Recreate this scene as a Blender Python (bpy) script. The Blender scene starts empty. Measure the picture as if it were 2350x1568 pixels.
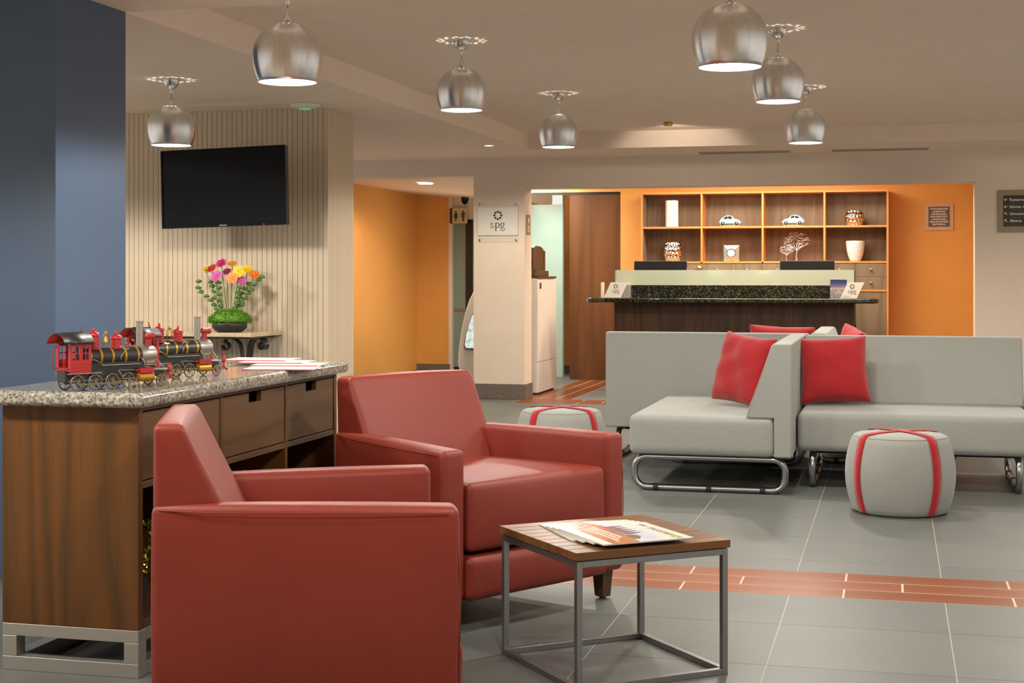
import bpy, bmesh, math, random
from mathutils import Vector, Matrix, Euler
random.seed(7)
PI = math.pi
scene = bpy.context.scene
COL = scene.collection
# ------------------------------------------------------------------ camera
FPX, CX, HY, H = 3437.0, 1175.0, 631.0, 1.284       # focal length in pixels, principal column, horizon row, eye height
TH = math.atan(877 / FPX)
cT, sT = math.cos(TH), math.sin(TH)
cd = bpy.data.cameras.new('camera'); cam = bpy.data.objects.new('camera', cd); COL.objects.link(cam)
cam.location = (0, 0, H); cam.rotation_euler = (PI / 2, 0, TH)
cd.sensor_width = 36; cd.lens = 36 * FPX / 2350; cd.shift_y = -(784 - HY) / 2350; cd.clip_start = .05; cd.clip_end = 100
scene.camera = cam
# ------------------------------------------------------------------ world, exposure
w = bpy.data.worlds.new('world'); scene.world = w; w.use_nodes = True
w.node_tree.nodes['Background'].inputs[0].default_value = (1.0, .93, .85, 1)
w.node_tree.nodes['Background'].inputs[1].default_value = .76
scene.view_settings.view_transform = 'Standard'; scene.view_settings.look = 'None'
scene.view_settings.exposure = 0.33; scene.view_settings.gamma = 1.0; scene.view_settings.use_curve_mapping = False
# ------------------------------------------------------------------ room light away from single fixtures
WARM = (1.0, .85, .68); NEUT = (1.0, .93, .83); COOL = (.92, 1.0, .97)
def area(name, loc, rot, sx, sy, e, col):
    l = bpy.data.lights.new(name, 'AREA'); l.shape = 'RECTANGLE'; l.size = sx; l.size_y = sy; l.energy = e; l.color = col
    o = bpy.data.objects.new(name, l); COL.objects.link(o); o.location = loc; o.rotation_euler = rot; return o
def point(name, loc, e, col, r=.05):
    l = bpy.data.lights.new(name, 'POINT'); l.energy = e; l.color = col; l.shadow_soft_size = r
    o = bpy.data.objects.new(name, l); COL.objects.link(o); o.location = loc; return o
def spot(name, loc, e, col, ang, r=.05, rot=(0, 0, 0), blend=.4):
    l = bpy.data.lights.new(name, 'SPOT'); l.energy = e; l.color = col; l.shadow_soft_size = r; l.spot_size = math.radians(ang); l.spot_blend = blend
    o = bpy.data.objects.new(name, l); COL.objects.link(o); o.location = loc; o.rotation_euler = rot; return o
area('niche_ceiling_light', (-1.75, 16.7, 2.54), (0, 0, 0), 2.6, .5, 88, WARM)
area('niche_front_light', (-1.6, 15.45, 2.54), (math.radians(-8), 0, 0), 3.6, .2, 70, WARM)
area('corridor_light', (-4.3, 17.2, 2.48), (0, 0, 0), .8, 1.8, 70, COOL)
# pixel helpers: a pixel gives a direction, the plane it lies on gives the distance
def G(px, py, z=0.0):
    d = (H - z) * FPX / (py - HY); u = (px - CX) / FPX * d
    return Vector((u * cT - d * sT, u * sT + d * cT, z))
def PY(px, py, Y):
    k = (px - CX) / FPX; d = Y / (k * sT + cT)
    return Vector(((k * cT - sT) * d, Y, H - (py - HY) / FPX * d))
def PX(px, py, X):
    k = (px - CX) / FPX; d = X / (k * cT - sT)
    return Vector((X, (k * sT + cT) * d, H - (py - HY) / FPX * d))
# ------------------------------------------------------------------ materials
def srgb(r, g, b):
    return tuple(((c / 255) / 12.92 if c <= 10 else (((c / 255) + .055) / 1.055) ** 2.4) for c in (r, g, b))
class NT:
    def __init__(s, name):
        m = bpy.data.materials.new(name); m.use_nodes = True; s.m = m; s.t = m.node_tree; s.n = s.t.nodes; s.b = s.n['Principled BSDF']
    def add(s, ty, **kw):
        n = s.n.new(ty)
        for k, v in kw.items():
            if k in n.inputs.keys(): n.inputs[k].default_value = v
            else: setattr(n, k, v)
        return n
    def link(s, a, b): s.t.links.new(a, b)
    def coord(s, scale=(1, 1, 1), rot=(0, 0, 0), kind='Object'):
        tc = s.add('ShaderNodeTexCoord'); mp = s.add('ShaderNodeMapping'); mp.inputs['Scale'].default_value = scale; mp.inputs['Rotation'].default_value = rot
        s.link(tc.outputs[kind], mp.inputs[0]); return mp.outputs[0]
    def ramp(s, fac, stops):
        r = s.add('ShaderNodeValToRGB'); e = r.color_ramp.elements
        while len(e) < len(stops): e.new(.5)
        for i, (p, c) in enumerate(stops): e[i].position = p; e[i].color = (*c, 1)
        s.link(fac, r.inputs[0]); return r.outputs[0]
    def mix(s, fac, a, b, mode='MIX'):
        n = s.add('ShaderNodeMix', data_type='RGBA', blend_type=mode)
        for sock, v in ((n.inputs[0], fac), (n.inputs[6], a), (n.inputs[7], b)):
            if hasattr(v, 'links'): s.link(v, sock)
            elif isinstance(v, tuple): sock.default_value = (*v, 1) if len(v) == 3 else v
            else: sock.default_value = v
        return n.outputs[2]
    def noise(s, co, scale, detail=4, rough=.55, dist=0):
        n = s.add('ShaderNodeTexNoise'); n.inputs['Scale'].default_value = scale; n.inputs['Detail'].default_value = detail
        n.inputs['Roughness'].default_value = rough; n.inputs['Distortion'].default_value = dist; s.link(co, n.inputs['Vector']); return n.outputs[0]
    def bump(s, h, strength, dist=.01):
        b = s.add('ShaderNodeBump'); b.inputs['Strength'].default_value = strength; b.inputs['Distance'].default_value = dist
        s.link(h, b.inputs['Height']); s.link(b.outputs[0], s.b.inputs['Normal'])
    def base(s, c):
        if hasattr(c, 'links'): s.link(c, s.b.inputs['Base Color'])
        else: s.b.inputs['Base Color'].default_value = (*c, 1)
    def set(s, **kw):
        for k, v in kw.items(): s.b.inputs[k.replace('_', ' ')].default_value = v
        return s
def plain(name, c, rough=.5, metal=0, spec=.5, bump=0, bscale=200):
    t = NT(name); co = t.coord()
    n = t.noise(co, 6, 3); t.base(t.mix(n, tuple(x * .94 for x in c), tuple(min(1, x * 1.05) for x in c)))
    t.set(Roughness=rough, Metallic=metal); t.b.inputs['Specular IOR Level'].default_value = spec
    if bump: t.bump(t.noise(co, bscale, 2), bump, .002)
    return t.m
def emit(name, c, st):
    t = NT(name); t.base((0, 0, 0)); t.b.inputs['Emission Color'].default_value = (*c, 1); t.b.inputs['Emission Strength'].default_value = st; return t.m
def wood(name, c1, c2, grain='Z', rough=.4, ring=9, vary=0.0, fine=.35, coat=0.0):
    t = NT(name)
    st = {'X': (.10, 1, 1), 'Y': (1, .10, 1), 'Z': (1, 1, .10)}[grain]
    co = t.coord(st)
    n1 = t.noise(co, 2.6, 2, .5, .3)
    ws = t.add('ShaderNodeMath', operation='MULTIPLY'); t.link(n1, ws.inputs[0]); ws.inputs[1].default_value = ring * 2.2
    fr = t.add('ShaderNodeMath', operation='PINGPONG'); t.link(ws.outputs[0], fr.inputs[0]); fr.inputs[1].default_value = 1
    st2 = {'X': (.03, 1, 1), 'Y': (1, .03, 1), 'Z': (1, 1, .03)}[grain]
    n2 = t.noise(t.coord(st2), 110, 3, .6)
    mx = t.add('ShaderNodeMath', operation='MULTIPLY_ADD'); t.link(n2, mx.inputs[0]); mx.inputs[1].default_value = fine * 2; 
    m2 = t.add('ShaderNodeMath', operation='MULTIPLY'); t.link(fr.outputs[0], m2.inputs[0]); m2.inputs[1].default_value = 1 - fine
    t.link(m2.outputs[0], mx.inputs[2])
    c = t.ramp(mx.outputs[0], [(.15, c1), (.95, c2)])
    if vary:
        oi = t.add('ShaderNodeObjectInfo'); hv = t.add('ShaderNodeHueSaturation')
        mr = t.add('ShaderNodeMapRange'); t.link(oi.outputs['Random'], mr.inputs[0]); mr.inputs[3].default_value = 1 - vary; mr.inputs[4].default_value = 1 + vary
        t.link(mr.outputs[0], hv.inputs['Value']); t.link(c, hv.inputs['Color']); c = hv.outputs[0]
    t.base(c); t.set(Roughness=rough); t.b.inputs['Specular IOR Level'].default_value = .3; t.b.inputs['Coat Weight'].default_value = coat; t.b.inputs['Coat Roughness'].default_value = .1
    t.bump(n2, .04, .001)
    return t.m
def granite(name, stops, scale, rough=.08):
    t = NT(name); co = t.coord()
    n = t.noise(co, scale, 8, .75, .6)
    v = t.add('ShaderNodeTexVoronoi'); v.inputs['Scale'].default_value = scale * 1.6; t.link(co, v.inputs['Vector'])
    m = t.add('ShaderNodeMath', operation='MULTIPLY_ADD'); t.link(v.outputs['Distance'], m.inputs[0]); m.inputs[1].default_value = .35; t.link(n, m.inputs[2])
    t.base(t.ramp(m.outputs[0], stops)); t.set(Roughness=rough); return t.m
def leather():
    t = NT('red leather'); co = t.coord(); n = t.noise(co, 5, 3)
    t.base(t.mix(n, srgb(117, 42, 31), srgb(129, 48, 36)))
    v = t.add('ShaderNodeTexVoronoi'); v.inputs['Scale'].default_value = 420; t.link(co, v.inputs['Vector'])
    big = t.noise(co, 9, 3)
    ad = t.add('ShaderNodeMath', operation='MULTIPLY_ADD'); t.link(big, ad.inputs[0]); ad.inputs[1].default_value = 4; t.link(v.outputs['Distance'], ad.inputs[2])
    t.bump(ad.outputs[0], .16, .0025); t.set(Roughness=.46); t.b.inputs['Specular IOR Level'].default_value = .32
    return t.m
def fabric(name, c, k=.8, sc=330):
    t = NT(name); co = t.coord()
    v = t.add('ShaderNodeTexVoronoi'); v.inputs['Scale'].default_value = sc; t.link(co, v.inputs['Vector'])
    t.base(t.mix(t.ramp(v.outputs['Distance'], [(.1, (0, 0, 0)), (.7, (1, 1, 1))]), tuple(x * 1.06 for x in c), tuple(x * k for x in c)))
    t.set(Roughness=.85); t.b.inputs['Sheen Weight'].default_value = .25; t.b.inputs['Specular IOR Level'].default_value = .2
    t.bump(v.outputs['Distance'], .35, .002); return t.m
def brushed(name, c, rough=.3, aniso=.75, streak=True):
    t = NT(name); t.set(Roughness=rough, Metallic=1.0)
    t.b.inputs['Anisotropic'].default_value = aniso
    tg = t.add('ShaderNodeTangent', direction_type='RADIAL', axis='Z'); t.link(tg.outputs[0], t.b.inputs['Tangent']); t.b.inputs['Anisotropic Rotation'].default_value = .25
    if streak:
        n = t.noise(t.coord((1, 1, .03)), 26, 3, .7)
        t.base(t.mix(n, tuple(x * .72 for x in c), tuple(min(1, x * 1.2) for x in c)))  # vertical reflection streaks put into the base colour
    else: t.base(c)
    return t.m
def tile_mat(name, c1, c2, rough):
    t = NT(name); co = t.coord((1, 1, 1)); oi = t.add('ShaderNodeObjectInfo')
    ad = t.add('ShaderNodeVectorMath', operation='ADD'); t.link(co, ad.inputs[0]); t.link(oi.outputs['Location'], ad.inputs[1])
    n = t.noise(ad.outputs[0], 2.2, 6, .6, .4); n2 = t.noise(ad.outputs[0], 90, 3, .7)
    st = t.add('ShaderNodeMapping'); st.inputs['Scale'].default_value = (.6, 5, 1); t.link(ad.outputs[0], st.inputs[0]); n3 = t.noise(st.outputs[0], 2.5, 4, .6)
    a = t.mix(n, c1, c2); a = t.mix(.35, a, t.mix(n3, c1, c2)); a = t.mix(.22, a, t.ramp(n2, [(.3, c1), (.7, c2)]))
    hv = t.add('ShaderNodeHueSaturation'); mr = t.add('ShaderNodeMapRange'); t.link(oi.outputs['Random'], mr.inputs[0]); mr.inputs[3].default_value = .9; mr.inputs[4].default_value = 1.1
    t.link(mr.outputs[0], hv.inputs['Value']); t.link(a, hv.inputs['Color']); t.base(hv.outputs[0])
    t.set(Roughness=rough); t.bump(n2, .05, .002); return t.m
M = {}
M['leather'] = leather()
M['sofa'] = fabric('grey woven upholstery', srgb(158, 160, 154))
M['redcloth'] = fabric('red cushion cloth', srgb(164, 36, 40), .82, 240)
M['strap'] = fabric('red webbing', srgb(178, 34, 40), .8, 300)
M['ceil'] = plain('ceiling paint', srgb(238, 220, 202), .7)
M['wall'] = plain('beige wall paint', srgb(228, 213, 196), .55)
M['slat'] = plain('beige beadboard', srgb(206, 188, 162), .5)
M['groove'] = plain('groove', srgb(92, 78, 64), .9)
M['orange'] = plain('orange wall paint', srgb(224, 160, 80), .55)
M['blue'] = plain('slate blue paint', srgb(70, 91, 118), .32)
M['tile'] = tile_mat('grey stone tile', srgb(84, 88, 86), srgb(108, 112, 108), .46)
M['grout'] = plain('grout', srgb(196, 186, 168), .9)
M['plank'] = wood('red plank tile', srgb(118, 60, 32), srgb(144, 78, 42), 'X', .30, 4, .10, .5)
M['planky'] = wood('red plank tile lengthwise', srgb(118, 60, 32), srgb(144, 78, 42), 'Y', .25, 4, .10, .5)
M['base'] = granite('dark stone skirting', [(.3, srgb(84, 78, 72)), (.8, srgb(118, 108, 98))], 30, .4)
M['cwood'] = wood('brown stained oak', srgb(66, 47, 24), srgb(100, 64, 30), 'Z', .38, 10, .05, .4)
M['cwoodh'] = wood('brown stained oak across', srgb(70, 52, 34), srgb(96, 70, 44), 'Y', .38, 7, .05, .4)
M['dwood'] = wood('dark walnut veneer', srgb(46, 34, 26), srgb(76, 54, 38), 'Z', .35, 9, .0, .45)
M['doorw'] = wood('brown timber door', srgb(86, 50, 21), srgb(108, 66, 31), 'Z', .5, 4, .0, .3)
M['shelfw'] = wood('honey oak edge', srgb(196, 124, 62), srgb(214, 146, 84), 'X', .4, 4, .05, .5)
M['shelfwz'] = wood('honey oak edge upright', srgb(196, 124, 62), srgb(214, 146, 84), 'Z', .4, 4, .05, .5)
M['shelfb'] = wood('grey brown oak veneer', srgb(104, 88, 72), srgb(134, 116, 96), 'Z', .45, 8, .04, .5)
M['tablew'] = wood('side table plank', srgb(82, 54, 30), srgb(112, 76, 46), 'X', .34, 5, .06, .5)
M['legw'] = wood('dark leg wood', srgb(66, 50, 34), srgb(88, 66, 44), 'Z', .4, 5)
M['granite'] = granite('grey speckled granite', [(.40, srgb(26, 28, 27)), (.52, srgb(84, 86, 80)), (.66, srgb(128, 126, 116)), (.88, srgb(186, 180, 164))], 62, .07)
M['blackgran'] = granite('black green granite', [(.5, srgb(10, 12, 10)), (.66, srgb(24, 27, 20)), (.8, srgb(70, 70, 50)), (.97, srgb(112, 108, 78))], 40, .12)
M['beigegran'] = granite('beige granite', [(.35, srgb(150, 126, 96)), (.8, srgb(206, 186, 154))], 60, .15)
M['steel'] = plain('grey steel', srgb(150, 150, 150), .34, .9)
M['silverpaint'] = plain('silver painted steel', srgb(178, 176, 170), .38, .7)
M['chrome'] = plain('chrome tube', srgb(160, 160, 162), .27, 1.0)
M['rubber'] = plain('black rubber', (.012, .012, .012), .6)
M['shade'] = brushed('brushed aluminium', (.76, .75, .74))
M['shadein'] = plain('white lamp lining', (.85, .85, .85), .6)
M['lampdisc'] = emit('lit lamp diffuser', (1, .97, .9), 9)
M['alu'] = brushed('aluminium', (.62, .61, .59), .25)
M['black'] = plain('black plastic', (.012, .012, .014), .25)
M['screen'] = plain('black glass screen', (.005, .006, .008), .08, 0, .12)
M['white'] = plain('white lacquer', srgb(232, 228, 220), .3)
M['whiteplastic'] = plain('white plastic', srgb(226, 224, 216), .35)
M['iron'] = plain('black wrought iron', (.016, .016, .017), .4)
M['ink'] = plain('dark ink', srgb(38, 40, 38), .5)
M['gold'] = plain('polished brass', srgb(206, 168, 84), .22, 1)
M['led'] = emit('green light', (.12, .8, .3), .45)
M['ledred'] = emit('red light', (1, .02, .02), 2)
def glassy(name, c, rough, trans, alpha=1.0):
    t = NT(name); t.base(c); t.set(Roughness=rough); t.b.inputs['Transmission Weight'].default_value = trans; t.b.inputs['Alpha'].default_value = alpha; t.b.inputs['IOR'].default_value = 1.45; return t.m
M['frost'] = glassy('frosted green glass', srgb(226, 236, 220), .34, .50)
M['frostwall'] = plain('pale green frosted partition', srgb(178, 200, 186), .25)
M['frostdoor'] = plain('grey green frosted glass', srgb(136, 156, 144), .2)
M['acrylic'] = glassy('clear acrylic', (.9, .9, .88), .04, 0.0, .16)
M['acrylicw'] = plain('frosted acrylic', srgb(226, 224, 216), .18)
# ------------------------------------------------------------------ object helpers
def link(o, parent=None):
    COL.objects.link(o)
    if parent is not None: o.parent = parent
    return o
def tag(o, label=None, cat=None, group=None, kind=None):
    if label: o['label'] = label
    if cat: o['category'] = cat
    if group: o['group'] = group
    if kind: o['kind'] = kind
    return o
def thing(name, loc, rz=0, label=None, cat=None, group=None, kind=None):
    o = bpy.data.objects.new(name, None); o.empty_display_size = .1; COL.objects.link(o); o.location = loc; o.rotation_euler = (0, 0, rz)
    return tag(o, label, cat, group, kind)
def mesh_obj(name, bm, mat, parent=None, smooth=False, bevel=0, seg=2):
    me = bpy.data.meshes.new(name); bmesh.ops.recalc_face_normals(bm, faces=bm.faces); bm.to_mesh(me); bm.free()
    if isinstance(mat, (list, tuple)):
        for m in mat: me.materials.append(M[m] if isinstance(m, str) else m)
    else: me.materials.append(M[mat] if isinstance(mat, str) else mat)
    o = bpy.data.objects.new(name, me); link(o, parent)
    if smooth is True:
        for p in me.polygons: p.use_smooth = True
    elif smooth:
        for p in me.polygons: p.use_smooth = True
        me.set_sharp_from_angle(angle=math.radians(smooth))
    if bevel:
        b = o.modifiers.new('bevel', 'BEVEL'); b.width = bevel; b.segments = seg; b.limit_method = 'ANGLE'; b.angle_limit = math.radians(35); b.harden_normals = True
        for p in me.polygons: p.use_smooth = True
        if not smooth: me.set_sharp_from_angle(angle=math.radians(35))
    return o
def B(): return bmesh.new()
def box(bm, x0, x1, y0, y1, z0, z1, mtx=None):
    v = [bm.verts.new((x, y, z)) for z in (z0, z1) for y in (y0, y1) for x in (x0, x1)]
    if mtx is not None:
        for a in v: a.co = mtx @ a.co
    for f in ((0, 2, 3, 1), (4, 5, 7, 6), (0, 1, 5, 4), (1, 3, 7, 5), (3, 2, 6, 7), (2, 0, 4, 6)): bm.faces.new([v[i] for i in f])
    return bm
def bx(name, ext, mat, parent=None, bevel=0, mtx=None, seg=2):
    return mesh_obj(name, box(B(), *ext, mtx=mtx), mat, parent, False, bevel, seg)
def quad(bm, pts):
    return bm.faces.new([bm.verts.new(p) for p in pts])
def prism(bm, poly, axis, a0, a1):
    """poly of 2D points, swept along an axis; for 'x' points are (y,z), for 'y' (x,z), for 'z' (x,y)"""
    def mk(p, a): return {'x': (a, p[0], p[1]), 'y': (p[0], a, p[1]), 'z': (p[0], p[1], a)}[axis]
    A = [bm.verts.new(mk(p, a0)) for p in poly]; Bv = [bm.verts.new(mk(p, a1)) for p in poly]
    bm.faces.new(A); bm.faces.new(Bv[::-1]); n = len(poly)
    for i in range(n): bm.faces.new((A[i], A[(i + 1) % n], Bv[(i + 1) % n], Bv[i]))
    return bm
def lathe(bm, prof, seg=32, cap=True, mtx=None, mod=None):
    """prof: (r,z) from one end to the other; mod(theta, i, r, z)->(r, z)"""
    rows = []
    for i, (r, z) in enumerate(prof):
        row = []
        for k in range(seg):
            a = 2 * PI * k / seg; rr, zz = (r, z) if mod is None else mod(a, i, r, z)
            v = bm.verts.new((rr * math.cos(a), rr * math.sin(a), zz))
            if mtx is not None: v.co = mtx @ v.co
            row.append(v)
        rows.append(row)
    for i in range(len(rows) - 1):
        for k in range(seg):
            bm.faces.new((rows[i][k], rows[i][(k + 1) % seg], rows[i + 1][(k + 1) % seg], rows[i + 1][k]))
    if cap:
        if prof[0][0] > 1e-6: bm.faces.new(rows[0][::-1])
        if prof[-1][0] > 1e-6: bm.faces.new(rows[-1])
    return bm
def tube(bm, pts, r, seg=8, closed=False, cap=True):
    pts = [Vector(p) for p in pts]; n = len(pts); rr = r if isinstance(r, (list, tuple)) else [r] * n
    rows = []; up = None
    for i, p in enumerate(pts):
        if closed: t = pts[(i + 1) % n] - pts[i - 1]
        else: t = pts[min(i + 1, n - 1)] - pts[max(i - 1, 0)]
        t.normalize()
        if up is None:
            up = Vector((0, 0, 1)) if abs(t.z) < .9 else Vector((1, 0, 0))
        sx = t.cross(up); sx.normalize(); up = sx.cross(t); up.normalize()
        rows.append([bm.verts.new(p + (sx * math.cos(2 * PI * k / seg) + up * math.sin(2 * PI * k / seg)) * rr[i]) for k in range(seg)])
    m = n if closed else n - 1
    for i in range(m):
        a, b = rows[i], rows[(i + 1) % n]
        for k in range(seg): bm.faces.new((a[k], a[(k + 1) % seg], b[(k + 1) % seg], b[k]))
    if cap and not closed: bm.faces.new(rows[0][::-1]); bm.faces.new(rows[-1])
    return bm
def cyl(bm, p0, p1, r, seg=16, r1=None): return tube(bm, [p0, p1], [r, r if r1 is None else r1], seg)
def soft_hex(name, C, r, puff, mat, parent, k=3, m=5):
    """rounded, slightly puffed block over eight corners C[ix+2*iy+4*iz]"""
    C = [Vector(p) for p in C]
    def avg(pairs): return sum(((C[b] - C[a]).length for a, b in pairs)) / 4
    s = [avg(((0, 1), (2, 3), (4, 5), (6, 7))), avg(((0, 2), (1, 3), (4, 6), (5, 7))), avg(((0, 4), (1, 5), (2, 6), (3, 7)))]
    h = [x / 2 for x in s]; r = min(r, min(h) * .95)
    if not isinstance(puff, (tuple, list)): puff = (puff,) * 3
    cs = []
    for a in range(3):
        l = [-h[a] + r * (1 - math.cos(i / k * PI / 2)) for i in range(k)] + [(-h[a] + r) + (2 * h[a] - 2 * r) * i / m for i in range(m + 1)]
        cs.append(l + [-x for x in l[:k]][::-1])
    bm = B(); cache = {}
    def vert(p):
        key = tuple(round(x, 6) for x in p)
        if key in cache: return cache[key]
        q = Vector([max(-(h[a] - r), min(h[a] - r, p[a])) for a in range(3)]); d = Vector(p) - q
        if d.length > 1e-9: d = d.normalized() * r
        o = q + d
        for a in range(3):
            if abs(abs(p[a]) - h[a]) < 1e-7 and puff[a]:
                b, c = (a + 1) % 3, (a + 2) % 3
                o[a] += math.copysign(puff[a] * (1 - (p[b] / h[b]) ** 2) * (1 - (p[c] / h[c]) ** 2), p[a])
        u = [(o[a] / h[a] + 1) / 2 for a in range(3)]
        P = Vector((0, 0, 0))
        for i in range(8):
            wt = (u[0] if i & 1 else 1 - u[0]) * (u[1] if i & 2 else 1 - u[1]) * (u[2] if i & 4 else 1 - u[2]); P += C[i] * wt
        v = bm.verts.new(P); cache[key] = v; return v
    for a in range(3):
        b, c = (a + 1) % 3, (a + 2) % 3
        for sg in (-1, 1):
            for i in range(len(cs[b]) - 1):
                for j in range(len(cs[c]) - 1):
                    q = []
                    for (ii, jj) in ((i, j), (i + 1, j), (i + 1, j + 1), (i, j + 1)):
                        p = [0, 0, 0]; p[a] = sg * h[a]; p[b] = cs[b][ii]; p[c] = cs[c][jj]; q.append(vert(p))
                    if len(set(q)) == 4: bm.faces.new(q)
    return mesh_obj(name, bm, mat, parent, True)
def hexbox(x0, x1, y0, y1, z0, z1): return [(x, y, z) for z in (z0, z1) for y in (y0, y1) for x in (x0, x1)]
def copy_tree(o, parent=None):
    c = o.copy(); COL.objects.link(c); c.parent = parent
    for ch in list(o.children): copy_tree(ch, c)
    return c
def text(name, body, size, mat, parent, loc, rot=(PI / 2, 0, 0), align='LEFT', ext=.0006, sx=1.0, bold=0.0):
    cu = bpy.data.curves.new(name, 'FONT'); cu.body = body; cu.size = size; cu.align_x = align; cu.extrude = ext; cu.offset = bold; cu.resolution_u = 2
    o = bpy.data.objects.new(name, cu); COL.objects.link(o)
    dg = bpy.context.evaluated_depsgraph_get(); me = bpy.data.meshes.new_from_object(o.evaluated_get(dg)); bpy.data.objects.remove(o); bpy.data.curves.remove(cu)
    me.materials.clear(); me.materials.append(M[mat]); n = bpy.data.objects.new(name, me); link(n, parent)
    n.location = loc; n.rotation_euler = rot; n.scale = (sx, 1, 1); return n
def pen(bm, pts, wt, wn, y=0):
    """broad-nib stroke in the XZ plane: vertical runs wt wide, horizontal runs wn wide"""
    P = [Vector(p) for p in pts]; L = []; R = []
    for i, p in enumerate(P):
        t = (P[min(i + 1, len(P) - 1)] - P[max(i - 1, 0)]).normalized(); wd = wn + (wt - wn) * abs(t.y) ** 1.3
        nrm = Vector((-t.y, t.x)) * wd / 2; L.append(p + nrm); R.append(p - nrm)
    for i in range(len(P) - 1):
        quad(bm, [(a.x, y, a.y) for a in (L[i], L[i + 1], R[i + 1], R[i])])
def arc(cx, cz, rx, rz, a0, a1, n=14):
    return [(cx + rx * math.cos(math.radians(a0 + (a1 - a0) * i / n)), cz + rz * math.sin(math.radians(a0 + (a1 - a0) * i / n))) for i in range(n + 1)]
def logo(parent, size, loc, rot=(0, 0, 0)):
    """ring of eight leaf shapes over three lower-case serif letters, facing -Y; size is the letters' x-height"""
    bm = B()
    for k in range(8):
        a = 2 * PI * (k + .5) / 8 + PI / 8; t = Vector((math.cos(a), math.sin(a))); nn = Vector((-t.y, t.x)); c = Vector((0, 2.55))
        pts = [c + t * .46, c + t * .74 + nn * .30, c + t * 1.02, c + t * .74 - nn * .30]
        quad(bm, [(p.x, 0, p.y) for p in pts])
    # s
    s_ = arc(-1.25, .76, .3, .24, 40, 180, 8) + arc(-1.25, .76, .3, .24, 190, 262, 4) + arc(-1.25, .25, .33, .25, 82, -60, 8) + arc(-1.25, .25, .33, .25, -75, -150, 5)
    pen(bm, s_, .1, .12)
    pen(bm, [(-.97, .98), (-.97, .72)], .06, .06); pen(bm, [(-1.57, .02), (-1.57, .3)], .06, .06)
    # p
    pen(bm, [(-.42, 1.0), (-.42, -.62)], .19, .19); pen(bm, [(-.62, .96), (-.42, .98)], .07, .07); pen(bm, [(-.62, -.62), (-.2, -.62)], .07, .07)
    pen(bm, arc(-.08, .5, .38, .5, 150, -150, 20), .19, .08)
    # g
    pen(bm, arc(.98, .62, .33, .36, 0, 360, 22), .17, .08); pen(bm, [(1.2, .9), (1.48, 1.0)], .1, .1)
    pen(bm, [(.78, .3), (.68, .14), (.8, .02), (1.1, -.02)], .08, .1); pen(bm, arc(1.02, -.34, .42, .3, 90, -270, 22), .13, .1)
    bmesh.ops.scale(bm, vec=(size,) * 3, verts=bm.verts)
    bmesh.ops.translate(bm, vec=(0, -.0008, 0), verts=bm.verts)
    o = mesh_obj('printed_logo', bm, 'ink', parent); o.location = loc; o.rotation_euler = rot; return o
# ================================================================== the room
ZS, ZC = 2.484, 2.642                 # soffit and raised ceiling
YB = 14.986                           # lobby face of the rear wall
XF, YF0, YF1 = -3.405, 6.19, 13.97    # raised tray: left, near and far fascia
YN = 17.9                             # orange niche wall
def struct(name, bm, mat, **k): return tag(mesh_obj(name, bm, mat, **k), kind='structure')
# floor: bed of grout, tiles and plank strips laid on it
floor = struct('floor', box(B(), -8, 4.6, -4, 21, -.06, -.0007), 'grout')
XJ0, T, GAP = -1.007, .6, .0035
yj = [6.594, 6.85] + [6.85 + .597 * i for i in range(1, 13)] + [14.58]
near = [6.09, 5.577, 4.98, 4.383, 3.786, 3.19]
shared = {}
def tile(x0, x1, y0, y1, mat, name, parent=floor, rest=None):
    GAP = .0095 if name == 'plank' else .0034  # plank joints widened to stand in for glossy edge highlights
    w_, h_ = round(x1 - x0 - GAP, 3), round(y1 - y0 - GAP, 3)
    if w_ < .02 or h_ < .02: return
    if rest is not None:
        box(rest, x0 + GAP / 2, x1 - GAP / 2, y0 + GAP / 2, y1 - GAP / 2, -.0006, 0); return
    key = (w_, h_, mat)
    if key not in shared:
        me = bpy.data.meshes.new(name); bm = box(B(), -w_ / 2, w_ / 2, -h_ / 2, h_ / 2, -.0006, 0); bmesh.ops.recalc_face_normals(bm, faces=bm.faces); bm.to_mesh(me); bm.free()
        me.materials.append(M[mat]); shared[key] = me
    o = bpy.data.objects.new(name, shared[key]); link(o, parent); o.location = ((x0 + x1) / 2, (y0 + y1) / 2, 0)
rest = B()
rows = [(near[i + 1], near[i]) for i in range(len(near) - 1)] + [(yj[i], yj[i + 1]) for i in range(len(yj) - 1)]
for (y0, y1) in rows:
    for i in range(-12, 9):
        x0 = XJ0 + i * T
        lo, hi = -.50 * y0 - .8, .13 * y1 + .5
        tile(x0, x0 + T, y0, y1, 'tile', 'tile', rest=None if lo < x0 + .3 < hi else rest)
SX0, SX1 = -3.72, -3.22
for (y0, y1) in [(15.08 + .597 * i, 15.08 + .597 * (i + 1)) for i in range(9)]:
    for i in range(-12, 9):
        x0, x1 = XJ0 + i * T, XJ0 + (i + 1) * T
        if x0 < SX0 < x1: tile(x0, SX0, y0, y1, 'tile', 'tile', rest=rest); x0 = SX1
        if x0 < SX1 < x1: x0 = SX1
        if x1 <= SX1 and x0 >= SX0: continue
        tile(x0, x1, y0, y1, 'tile', 'tile', rest=rest)
for (x0, x1) in [(XJ0 + i * T, XJ0 + (i + 1) * T) for i in range(-12, -4)]:
    tile(x0, min(x1, SX0), 14.58, 15.08, 'tile', 'tile', rest=rest)
tag(mesh_obj('tile_field', rest, 'tile', floor), kind='stuff')
PW, PL = (6.594 - 6.09) / 3, .653
for r in range(3):
    y0 = 6.09 + PW * r
    for i in range(-8, 6):
        x0 = -.85 + PL * i + (.23 if r == 1 else 0); tile(x0, x0 + PL, y0, y0 + PW, 'plank', 'plank')
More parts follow.
